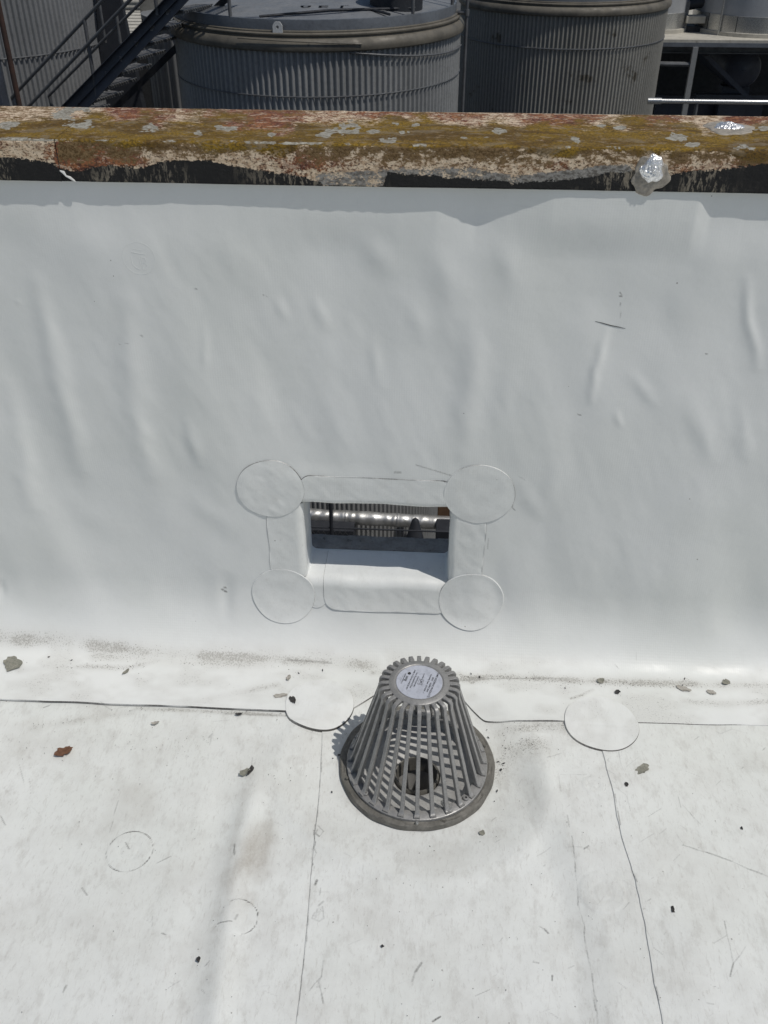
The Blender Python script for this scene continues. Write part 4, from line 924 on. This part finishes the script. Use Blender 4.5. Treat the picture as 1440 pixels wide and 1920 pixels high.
# lifting lug with its hole
def lug(parent, H, Rr, ang):
    b = MB(); out = [(-.055, 0), (.055, 0), (.055, .08), (.028, .115), (-.028, .115), (-.055, .08)]; n = 24; O = []; I = []
    def hit(a):
        dx, dy = math.cos(a), math.sin(a); best = 9
        for (x0, y0), (x1, y1) in zip(out, out[1:]+out[:1]):
            y0 -= .062; y1 -= .062; den = dx*(y1-y0)-dy*(x1-x0)
            if abs(den) < 1e-9: continue
            tt = (x0*(y1-y0)-y0*(x1-x0))/den; s_ = (x0*dy-y0*dx)/den
            if tt > 0 and -1e-6 <= s_ <= 1+1e-6: best = min(best, tt)
        return best*dx, best*dy+.062
    for k in range(n): a = 2*math.pi*k/n; O.append(hit(a)); I.append((.016*math.cos(a), .062+.016*math.sin(a)))
    for y in (-.006, .006):
        for q in (O, I):
            for u, v in q: b.v.append((u, y, v))
    for k in range(n):
        k2 = (k+1) % n
        b.f += [(k, k2, n+k2, n+k), (2*n+k, 3*n+k, 3*n+k2, 2*n+k2), (k, 2*n+k, 2*n+k2, k2), (n+k, n+k2, 3*n+k2, 3*n+k)]
    b.box(-.055, .055, -.004, .06, -.006, .0)
    o = link('lifting_lug', b.mesh('lifting_lug', M['white'], (0, 0, 0)), parent); a = R(ang); o.location = (Rr*math.cos(a), Rr*math.sin(a), H); o.rotation_euler = (0, 0, a+math.pi/2); return o
lug(t1, H1-.135, 1.765, -97.5)
# roof furniture on the near tank
def roofpost(ang, r=1.715, h=.9, rad=.02):
    b = MB(); a = R(ang); b.tube([(r*math.cos(a), r*math.sin(a), H1-.03), (r*math.cos(a), r*math.sin(a), H1+h)], rad, 10); return link('rail_post', b.mesh('rail_post', M['pipe'], (0, 0, 0), True), t1)
for a in (-117.5, -44, -168, -12): roofpost(a)
b = MB(); n = 60
b.tube([(1.715*math.cos(R(-200+6*k)), 1.715*math.sin(R(-200+6*k)), H1+.9) for k in range(36)], .02, 8); link('guard_rail', b.mesh('guard_rail', M['pipe'], (0, 0, 0), True), t1)
b = MB(); b.lathe([(.01, .34), (.30, .34), (.31, .33), (.31, 0)], 40, 1.02, -.72); b.lathe([(.36, .30), (.36, .345), (.01, .345)], 40, 1.02, -.72)
link('manway', b.mesh('manway', M['darksteel'], (0, 0, 0), True), t1, (0, 0, H1-.01))
b = MB(); b.tube([(-.45, -1.60, H1+.01), (.3, -1.28, H1+.04), (1.25, -.95, H1+.03)], .014, 8); b.tube([(.75, -1.1, H1+.03), (.98, -1.34, H1+.01)], .014, 8)
link('conduit', b.mesh('conduit', M['darksteel'], (0, 0, 0), True), t1)
me = text_mesh('0 E T', .26, .002); me.materials.append(M['darksteel']); o = link('painted_number', me, t1, (.21, -1.02, H1+.052)); o.rotation_euler = (R(-4.5), 0, R(3))

t2, H2 = tank(1055, 20, 19.0, 1.80, 162, -.18, 'farther olive grey corrugated storage tank right of the near tank', M['tank2'])
hoop(t2, 1.815, -.97-GZ, M['pipe'], .010); hoop(t2, 1.815, -2.6-GZ, M['pipe'], .010)
t3, H3 = tank(-46, 60, 15.6, 1.84, 166, 1.4, 'tall pale corrugated tank at the left edge behind the handrails', M['tankL'])
hoop(t3, 1.857, -.47-GZ, M['pipe'], .010); hoop(t3, 1.857, -2.2-GZ, M['pipe'], .010)
p4 = at_h(384, 150, 16.9); t4 = thing('storage_tank', 'shaded dark grey tank seen behind the stair treads', 'storage tank', (p4[0]+.15, p4[1], GZ), 'corrugated storage tanks beyond the parapet')
V, Fq = corr(1.0, 0, 8.6, 44, .012); link('corrugated_cladding', npmesh('corrugated_cladding', V, Fq, M['tank'], False), t4)
lp(t4, 'tank_roof', [(1.03, 8.56), (1.03, 8.62), (.01, 8.75)], M['roofpaint'], 64)
# conduit post right of the near tank
p = at_h(872, 100, 12.9); c_ = thing('conduit_post', 'slim grey vertical conduit between the two big tanks', 'conduit', (p[0], p[1], GZ))
b = MB(); b.tube([(p[0], p[1], GZ), (p[0], p[1], 1.2)], .019, 10); b.part('conduit_tube', M['pipe'], c_, True)
b = MB(); b.tube([(p[0]-.12, p[1]+.05, .05), (p[0], p[1], .05)], .022, 8); b.tube([(p[0], p[1], .02), (p[0], p[1], .09)], .03, 10); b.part('wall_bracket', M['pipe'], c_, True)
# rusty downpipe in front of the left tank
p = at_h(16, 100, 13.55); c_ = thing('rusty_pipe', 'rust brown vertical pipe in front of the left corrugated tank', 'pipe', (p[0], p[1], GZ))
b = MB(); b.tube([(p[0], p[1], GZ), (p[0], p[1], 2.2)], .034, 12); b.part('pipe_run', M['rust'], c_, True)
p = at_h(-6, 160, 12.6); c_ = thing('steel_column', 'dark blue grey steel column at the left picture edge', 'column', (p[0], p[1], GZ))
b = MB(); b.box(p[0]-.10, p[0]+.06, p[1]-.08, p[1]+.08, GZ, .0); b.part('column_shaft', M['steel'], c_, bevel=.006)

# ------------------------------------------------------------------ steel stair, left
stair = thing('steel_stair', 'dark blue grey steel stair with grating treads and pipe handrails left of the near tank', 'stair', (-3, 12, -2))
def A(px, py, Y): return Vector(ony(px, py, Y))
def Yat(px): return 12.3-(px-150)/180*.55          # the flight comes towards the camera as it rises to the right
def on_flight(px, py, dy=0): return A(px, py, Yat(px)+dy)
def chan(top0, top1, bot0, bot1, dy, nm):
    a, b_, c, d = (on_flight(*top0, dy), on_flight(*top1, dy), on_flight(*bot1, dy), on_flight(*bot0, dy)); v = Vector((0, .012, 0)); fl = Vector((0, -.06, 0))
    b = MB(); b.hexa([d, c, c+v, d+v, a, b_, b_+v, a+v])
    dn = (d-a).normalized()*.014
    b.hexa([a+fl, b_+fl, b_+v, a+v, a+fl-dn, b_+fl-dn, b_+v-dn, a+v-dn]); b.hexa([d+fl, c+fl, c+v, d+v, d+fl+dn, c+fl+dn, c+v+dn, d+v+dn])
    m0 = a.lerp(d, .52); m1 = b_.lerp(c, .52); b.hexa([m0+fl*.5, m1+fl*.5, m1+v, m0+v, m0+fl*.5-dn*.7, m1+fl*.5-dn*.7, m1+v-dn*.7, m0+v-dn*.7])
    return b.part(nm, M['steel'], stair)
chan((40, 280), (342, -35), (92, 280), (385, -35), 0, 'stringer')
W = Vector((.215, .60, -.0))
u0 = on_flight(175, 197); u1 = on_flight(318, 55)
ts = MB()
for i in range(-2, 9):
    q = (i)/5.15; base = u0.lerp(u1, q)+Vector((.0, 0, .05))
    run = Vector((.30, -.09, 0)); b = MB(); n = 13
    nose = base; w1 = W
    fx = lambda s, t, h: nose+w1*s+run*t*-.72+Vector((0, 0, h))
    for k in range(n):      # bearing bars across the tread
        s0 = k/n; s1 = s0+.45/n; b.hexa([fx(s0, 0, -.035), fx(s1, 0, -.035), fx(s1, 1, -.035), fx(s0, 1, -.035), fx(s0, 0, 0), fx(s1, 0, 0), fx(s1, 1, 0), fx(s0, 1, 0)])
    b.hexa([fx(0, 0, -.012), fx(1, 0, -.012), fx(1, .12, -.012), fx(0, .12, -.012), fx(0, 0, .002), fx(1, 0, .002), fx(1, .12, .002), fx(0, .12, .002)])
    b.hexa([fx(0, .9, -.04), fx(1, .9, -.04), fx(1, 1, -.04), fx(0, 1, -.04), fx(0, .9, .001), fx(1, .9, .001), fx(1, 1, .001), fx(0, 1, .001)])
    b.hexa([fx(0, 0, -.05), fx(.03, 0, -.05), fx(.03, 1, -.05), fx(0, 1, -.05), fx(0, 0, .003), fx(.03, 0, .003), fx(.03, 1, .003), fx(0, 1, .003)])
    b.part('tread', M['grating'], stair)
fs = MB(); off = W*1.04
a0, a1 = on_flight(120, 250)+off, on_flight(380, -15)+off; d0 = Vector((0, 0, -.10)); v = Vector((0, .012, 0))
fs.hexa([a0+d0, a1+d0, a1+d0+v, a0+d0+v, a0, a1, a1+v, a0+v]); fs.part('stringer', M['darksteel'], stair)  # far stringer coloured near black, its shade is in the colour
def rail(name, p0, p1, r, dy=0):
    b = MB(); b.tube([on_flight(*p0, dy), on_flight(*p1, dy)], r, 10); return b.part(name, M['pipe'], stair, True)
rail('handrail', (215, -24), (-52, 262), .021, -.05); rail('mid_rail', (272, -30), (-6, 262), .021, -.05); rail('handrail', (295, -27), (10, 262), .019, .45)
def post(p0, p1, r, dy):
    b = MB(); a_ = on_flight(*p0, dy); z_ = on_flight(*p1, dy); b.tube([(a_.x, a_.y, a_.z), (a_.x, a_.y, z_.z)], r, 10); return b.part('rail_post', M['pipe'], stair, True)
post((158, 37), (184, 183), .022, -.08); post((218, 27), (228, 82), .02, .40); post((88, 165), (96, 215), .016, .45); post((186, 2), (190, 80), .016, .46); post((280, -95), (300, 30), .022, -.08)

# ------------------------------------------------------------------ left background: dark hopper column, light roof beyond
def boxthing(name, label, cat, px, py, dist, w_, d_, z0, z1, m, taper=1.0, part='shaft'):
    p = at_h(px, py, dist); t = thing(name, label, cat, (p[0], p[1], z0)); x, y = p[0], p[1]; s_ = taper
    b = MB(); b.hexa([(x-w_/2, y-d_/2, z0), (x+w_/2, y-d_/2, z0), (x+w_/2, y+d_/2, z0), (x-w_/2, y+d_/2, z0), (x-w_/2*s_, y-d_/2*s_, z1), (x+w_/2*s_, y-d_/2*s_, z1), (x+w_/2*s_, y+d_/2*s_, z1), (x-w_/2*s_, y+d_/2*s_, z1)])
    b.part(part, m, t, bevel=.01); return t
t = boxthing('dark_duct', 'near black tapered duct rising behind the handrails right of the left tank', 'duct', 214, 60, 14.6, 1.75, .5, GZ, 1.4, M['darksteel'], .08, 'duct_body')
boxthing('shade_backdrop', 'black box added as shade shed behind and below the stair treads', 'backdrop', 262, 100, 21, 2.2, 2, GZ, -1.35, M['dark'], 1, 'backdrop_box')  # black box added to stand in for the shade behind the treads
p = at_h(206, 60, 17.6); b = MB(); b.tube([(p[0]-.10, p[1], GZ), (p[0]-.10, p[1], 1.3)], .03, 8); b.part('downpipe', M['pipe'], t, True)
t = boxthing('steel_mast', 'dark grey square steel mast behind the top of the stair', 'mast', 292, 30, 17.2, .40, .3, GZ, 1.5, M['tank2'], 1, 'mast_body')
p = at_h(245, 40, 33); rf = thing('low_building', 'low building with pale ribbed roof far behind the stair', 'building', (p[0], p[1]+2, GZ))
b = MB(); b.box(p[0]-6, p[0]+4, p[1]-2, p[1]+12, GZ, -3.2); b.part('wall', M['concrete'], rf)
b = MB()
for k in range(40):
    y = p[1]-2.2+k*.36; z = -3.19+.045*k; b.hexa([(p[0]-6.2, y, z), (p[0]+4.2, y, z), (p[0]+4.2, y+.33, z+.03), (p[0]-6.2, y+.33, z+.03), (p[0]-6.2, y, z+.08), (p[0]+4.2, y, z+.08), (p[0]+4.2, y+.33, z+.10), (p[0]-6.2, y+.33, z+.10)])
b.part('roof', M['slab'], rf)
for k, (yy, zz_) in enumerate(((15, -.45), (20, .02))):
    p = at_h(243, yy, 30); c_ = thing('pipe_run', ('lower' if k == 0 else 'upper')+' of the two pale pipes crossing behind the stair', 'pipe', (p[0], p[1], p[2]), 'pale pipes behind the stair')
    z = at_h(243, 13 if k == 0 else 3, 30)[2]; b = MB(); b.tube([(p[0]-3.2, p[1], z), (p[0]+2.2, p[1], z)], .09, 12); b.part('tube', M['slab'], c_, True)
    b = MB(); b.box(p[0]-1.9, p[0]-1.8, p[1]-.05, p[1]+.05, GZ, z-.09); b.box(p[0]+1.7, p[0]+1.8, p[1]-.05, p[1]+.05, GZ, z-.09); b.part('support', M['pipe'], c_)

# ------------------------------------------------------------------ right background: raised concrete platform with vessels
Yp = 20.5
e0 = ony(1230, 74, Yp); zs = e0[2]
plat = thing('raised_platform', 'raised concrete platform on grey steel beams at the right behind the olive tank', 'platform', (e0[0]+3, Yp+2, GZ))
x0, x1 = e0[0]-2.5, e0[0]+8
b = MB(); b.box(x0, x1, Yp, Yp+9, zs-.06, zs); b.part('slab', M['slab'], plat)
za = ony(1330, 79, Yp)[2]; zb = ony(1330, 88, Yp)[2]; zc = ony(1330, 92, Yp)[2]; zd = ony(1330, 103, Yp)[2]
b = MB(); b.box(x0, x1, Yp-.02, Yp+.12, zb, za-.01); b.part('edge_beam', M['rim'], plat)
b = MB(); b.box(x0, x1, Yp+.35, Yp+.5, zd, zc); b.box(x0, x1, Yp+.28, Yp+.57, zd-.02, zd); b.part('cross_beam', M['pipe'], plat)
for q, dy in ((1305, 0), (1500, 0), (1120, 0)):
    c = ony(q, 88, Yp-.05); b = MB(); b.box(c[0]-.05, c[0]+.05, Yp-.06, Yp+.03, GZ, zb); b.part('post', M['tank'], plat)
for q in (1150, 1380, 1600):
    c = ony(q, 88, Yp+7); b = MB(); b.box(c[0]-.1, c[0]+.1, Yp+7, Yp+7.2, GZ, zs-.07); b.part('post', M['darksteel'], plat)
c = ony(1228, 118, Yp); d = ony(1302, 121, Yp); b = MB(); b.tube([tuple(c-np.array([1.5, 0, 0])), tuple(d)], .045, 8); b.part('side_rail', M['pipe'], plat, True)
c = ony(1325, 105, Yp+1); d = ony(1420, 200, Yp+1); b = MB(); b.hexa([tuple(c+np.array(q)) for q in ((-.07, 0, 0), (.07, 0, 0), (.07, .1, 0), (-.07, .1, 0))]+[tuple(d+np.array(q)) for q in ((-.07, 0, 0), (.07, 0, 0), (.07, .1, 0), (-.07, .1, 0))]); b.part('brace', M['steel'], plat)
b = MB(); b.box(x0, x1, Yp+8.6, Yp+8.9, GZ, zs-.06); b.part('back_wall', M['darksteel'], plat)
def vessel(name, label, px, Y, rad, h, m, skirt=True, zbase=None, seams=0):
    c = ony(px, 62, Y); zb_ = zs if zbase is None else zbase; t = thing(name, label, 'vessel', (c[0], Y, zb_), 'vessels standing on the raised platform')
    lp(t, 'foot_ring', [(rad+.05, 0), (rad+.05, .07), (rad, .075)], M['slab'], 64)
    lp(t, 'skirt', [(rad+.012, .07), (rad+.012, .36), (rad, .365)], M['bright'], 64)
    lp(t, 'shell', [(rad, .36), (rad, h), (rad*.7, h+.2), (.01, h+.3)], m, 64)
    for k in range(seams):
        a = R(-150+k*30); b = MB(); b.box(-.006, .006, -.004, .004, .07, .36); o = link('skirt_seam', b.mesh('skirt_seam', M['darksteel'], (0, 0, 0)), t); o.location = ((rad+.014)*math.cos(a), (rad+.014)*math.sin(a), 0); o.rotation_euler = (0, 0, a+math.pi/2)
    b = MB(); a = R(-135); b.tube([((rad+.05)*math.cos(a), (rad+.05)*math.sin(a), .0), ((rad+.05)*math.cos(a), (rad+.05)*math.sin(a), h)], .018, 8); link('ladder_rail', b.mesh('ladder_rail', M['bright'], (0, 0, 0), True), t)
    for z in (.8, 1.3): 
        b = MB(); b.tube([((rad+.004)*math.cos(2*math.pi*k/60), (rad+.004)*math.sin(2*math.pi*k/60), z) for k in range(61)], .008, 6, False); link('shell_seam', b.mesh('shell_seam', M['pipe'], (0, 0, 0), True), t)
    return t
vessel('process_vessel', 'pale vessel on the platform directly beside the rim of the olive tank', 1225, Yp+1.35, .62, 3, M['whitetank'])
vessel('process_vessel', 'large pale blue grey vessel on the platform at the right picture edge', 1408, Yp+1.5, 1.22, 3, M['whitetank'], seams=8)
c = ony(1300, 45, Yp+1.2); pm = thing('pump_unit', 'dark pump unit with pale box between the two platform vessels', 'pump', (c[0], Yp+1.2, zs))
b = MB(); x, y = c[0], Yp+1.2
b.box(x-.28, x+.22, y-.2, y+.2, zs+.0, zs+.10); b.part('base_plate', M['darksteel'], pm)
b = MB(); b.box(x-.22, x+.16, y-.3, y-.05, zs+.17, zs+.30); b.part('cover_box', M['slab'], pm, bevel=.01)
b = MB(); b.tube([(x-.3, y, zs+.45), (x+.25, y, zs+.55)], .11, 14); b.tube([(x-.28, y, 0+zs), (x-.28, y, zs+2)], .05, 10); b.tube([(x-.17, y+.1, zs), (x-.15, y+.1, zs+2)], .03, 10); b.part('motor', M['darksteel'], pm, True)
b = MB(); b.box(x-.30, x-.18, y-.22, y-.12, zs+.0, zs+.55); b.box(x-.31, x+.3, y+.1, y+.2, zs+.62, zs+.7); b.part('frame', M['pipe'], pm)
# guard rail pipe in front of the platform
Yr = 16.6; c = ony(1212, 189, Yr); d = ony(1500, 199, Yr)
gr = thing('guard_rail', 'bright horizontal pipe rail low in front of the dark bay at the right', 'rail', (d[0], Yr, GZ))
b = MB(); b.tube([(c[0]+.03, Yr, c[2]), (d[0]+2, Yr+.0, c[2])], .037, 12); b.part('rail_tube', M['bright'], gr, True)
b = MB(); b.tube([(c[0]+.02, Yr, c[2]), (c[0]+.24, Yr, c[2])], .05, 12); b.part('pipe_coupling', M['bright'], gr, True)
for dx in (.82, 3.4):
    b = MB(); b.tube([(c[0]+dx, Yr, GZ), (c[0]+dx, Yr, c[2])], .03, 10); b.part('rail_post', M['pipe'], gr, True)
# horizontal navy vessel in the shade under the platform
Yv = 22.5; c = ony(1392, 130, Yv); hv = thing('horizontal_vessel', 'navy horizontal vessel in the shade under the platform', 'vessel', (c[0], Yv, GZ))
b = MB(); n = 40; prof = [(.01, -.14), (.2, -.12), (.35, -.05), (.40, .03), (.40, 2.6)]
for r_, yy in prof:
    for k in range(n): a = 2*math.pi*k/n; b.v.append((c[0]+r_*math.cos(a), Yv+yy, c[2]+r_*math.sin(a)))
for j in range(len(prof)-1):
    for k in range(n): b.f.append((j*n+k, j*n+(k+1) % n, (j+1)*n+(k+1) % n, (j+1)*n+k))
b.part('shell', M['bluetank'], hv, True)
b = MB(); b.box(c[0]-.9, c[0]+1.0, Yv-.1, Yv+.1, c[2]-.62, c[2]-.5); b.box(c[0]-.3, c[0]+.3, Yv+.2, Yv+.5, GZ, c[2]-.38); b.part('cradle', M['steel'], hv)
b = MB(); b.box(c[0]-1.6, c[0]+.8, Yv+.6, Yv+.7, c[2]-3.2, c[2]-.66); b.part('access_panel', M['bluetank'], hv)

# ------------------------------------------------------------------ seen through the scupper: jacketed pipe, fence, plant
p = ony(583, 966, 10.95); q = ony(845, 981, 10.95); d_ = (q-p); jp = thing('jacketed_pipe', 'shiny insulated horizontal pipe seen through the wall opening', 'pipe', tuple(p))
b = MB(); pts = []; rr_ = []
for k in range(121):
    t = -3+k*.06; s_ = p+d_*t/1.0; pts.append((s_[0], 10.95, p[2]+(q[2]-p[2])*t)); rr_.append(.100+.004*math.sin(k*1.9)+.003*math.sin(k*.7))
b.tube(pts, rr_, 22); b.part('metal_jacket', M['jacket'], jp, True)
for t in (-.6, .25, .62, 1.3):
    b = MB(); s_ = p+d_*t; b.tube([(s_[0]-.012, 10.95, p[2]+(q[2]-p[2])*t), (s_[0]+.012, 10.95, p[2]+(q[2]-p[2])*t)], .107, 22); b.part('strap', M['bright'], jp, True)
for t in (-1.2, 1.9):
    b = MB(); s_ = p+d_*t; b.box(s_[0]-.05, s_[0]+.05, 10.9, 11.0, GZ, p[2]-.1); b.part('support', M['pipe'], jp)
Yf = 10.2; c = ony(621, 975, Yf); fe = thing('chain_link_fence', 'grey chain link fence with slim post seen through the wall opening', 'fence', (c[0], Yf, GZ))
for dx in (0, 2.4, -2.4):
    b = MB(); b.tube([(c[0]+dx, Yf, GZ), (c[0]+dx, Yf, c[2]+.9)], .026, 10); b.part('post', M['darksteel'], fe, True)
b = MB(); b.tube([(c[0]-2.4, Yf, c[2]-.13), (c[0]+2.4, Yf, c[2]-.13)], .012, 8); b.part('top_wire', M['darksteel'], fe, True)
b = MB(); H_ = (c[2]-.13)-GZ; zt = c[2]-.13
for k in range(-24, 40):
    xx = c[0]-2.4+k*.075
    for sgn in (1, -1):
        xa = xx if sgn > 0 else xx+0; xb = xa+sgn*H_*.6; lo, hi = c[0]-2.4, c[0]+2.4
        def clipx(xq, zq): return xq, zq
        t0, t1 = 0.0, 1.0
        if xb != xa:
            for lim, s2 in ((lo, 1), (hi, -1)):
                ta = (lim-xa)/(xb-xa)
                if s2*(xb-xa) > 0: t0 = max(t0, ta)
                else: t1 = min(t1, ta)
        if t1 <= t0: continue
        b.tube([(xa+(xb-xa)*t0, Yf+.004*sgn, zt-H_*t0), (xa+(xb-xa)*t1, Yf+.004*sgn, zt-H_*t1)], .0022, 3)
tag(b.part('wire_mesh', M['pipe'], fe), kind='stuff')
def plantbox(px, py, Y, w_, h_, name, label, cat, m, poly=None):
    c = ony(px, py, Y); t = thing(name, label, cat, (c[0], Y, GZ))
    b = MB(); b.box(c[0]-w_/2, c[0]+w_/2, Y, Y+.35, c[2]-h_, c[2]); b.part('casing', m, t, bevel=.012)
    b = MB(); b.box(c[0]-w_/2+.04, c[0]-w_/2+.10, Y+.05, Y+.3, GZ, c[2]-h_); b.box(c[0]+w_/2-.10, c[0]+w_/2-.04, Y+.05, Y+.3, GZ, c[2]-h_); b.part('legs', M['darksteel'], t); return t
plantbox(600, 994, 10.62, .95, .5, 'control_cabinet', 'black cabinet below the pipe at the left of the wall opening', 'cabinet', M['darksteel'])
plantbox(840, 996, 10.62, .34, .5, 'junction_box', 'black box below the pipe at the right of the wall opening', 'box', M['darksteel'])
c = ony(836, 958, 11.3); t = thing('timber_post', 'orange brown post behind the pipe at the right of the wall opening', 'post', (c[0], 11.3, GZ))
b = MB(); b.box(c[0]-.12, c[0]+.2, 11.3, 11.42, GZ, c[2]+.8); b.part('post_body', weathered('orange_brown_paint', (.15, .085, .045), (.10, .06, .035), .8), t, bevel=.01)
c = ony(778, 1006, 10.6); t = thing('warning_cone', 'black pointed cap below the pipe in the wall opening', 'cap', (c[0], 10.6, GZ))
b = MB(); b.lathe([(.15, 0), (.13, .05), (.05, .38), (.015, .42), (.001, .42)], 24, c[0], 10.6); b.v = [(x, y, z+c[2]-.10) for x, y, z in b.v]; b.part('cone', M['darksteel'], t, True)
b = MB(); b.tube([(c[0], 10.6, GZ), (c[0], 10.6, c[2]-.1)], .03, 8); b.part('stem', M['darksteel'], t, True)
print('objects', len(bpy.data.objects), 'tris', sum(len(o.data.polygons)*2 for o in bpy.data.objects if o.type == 'MESH'))
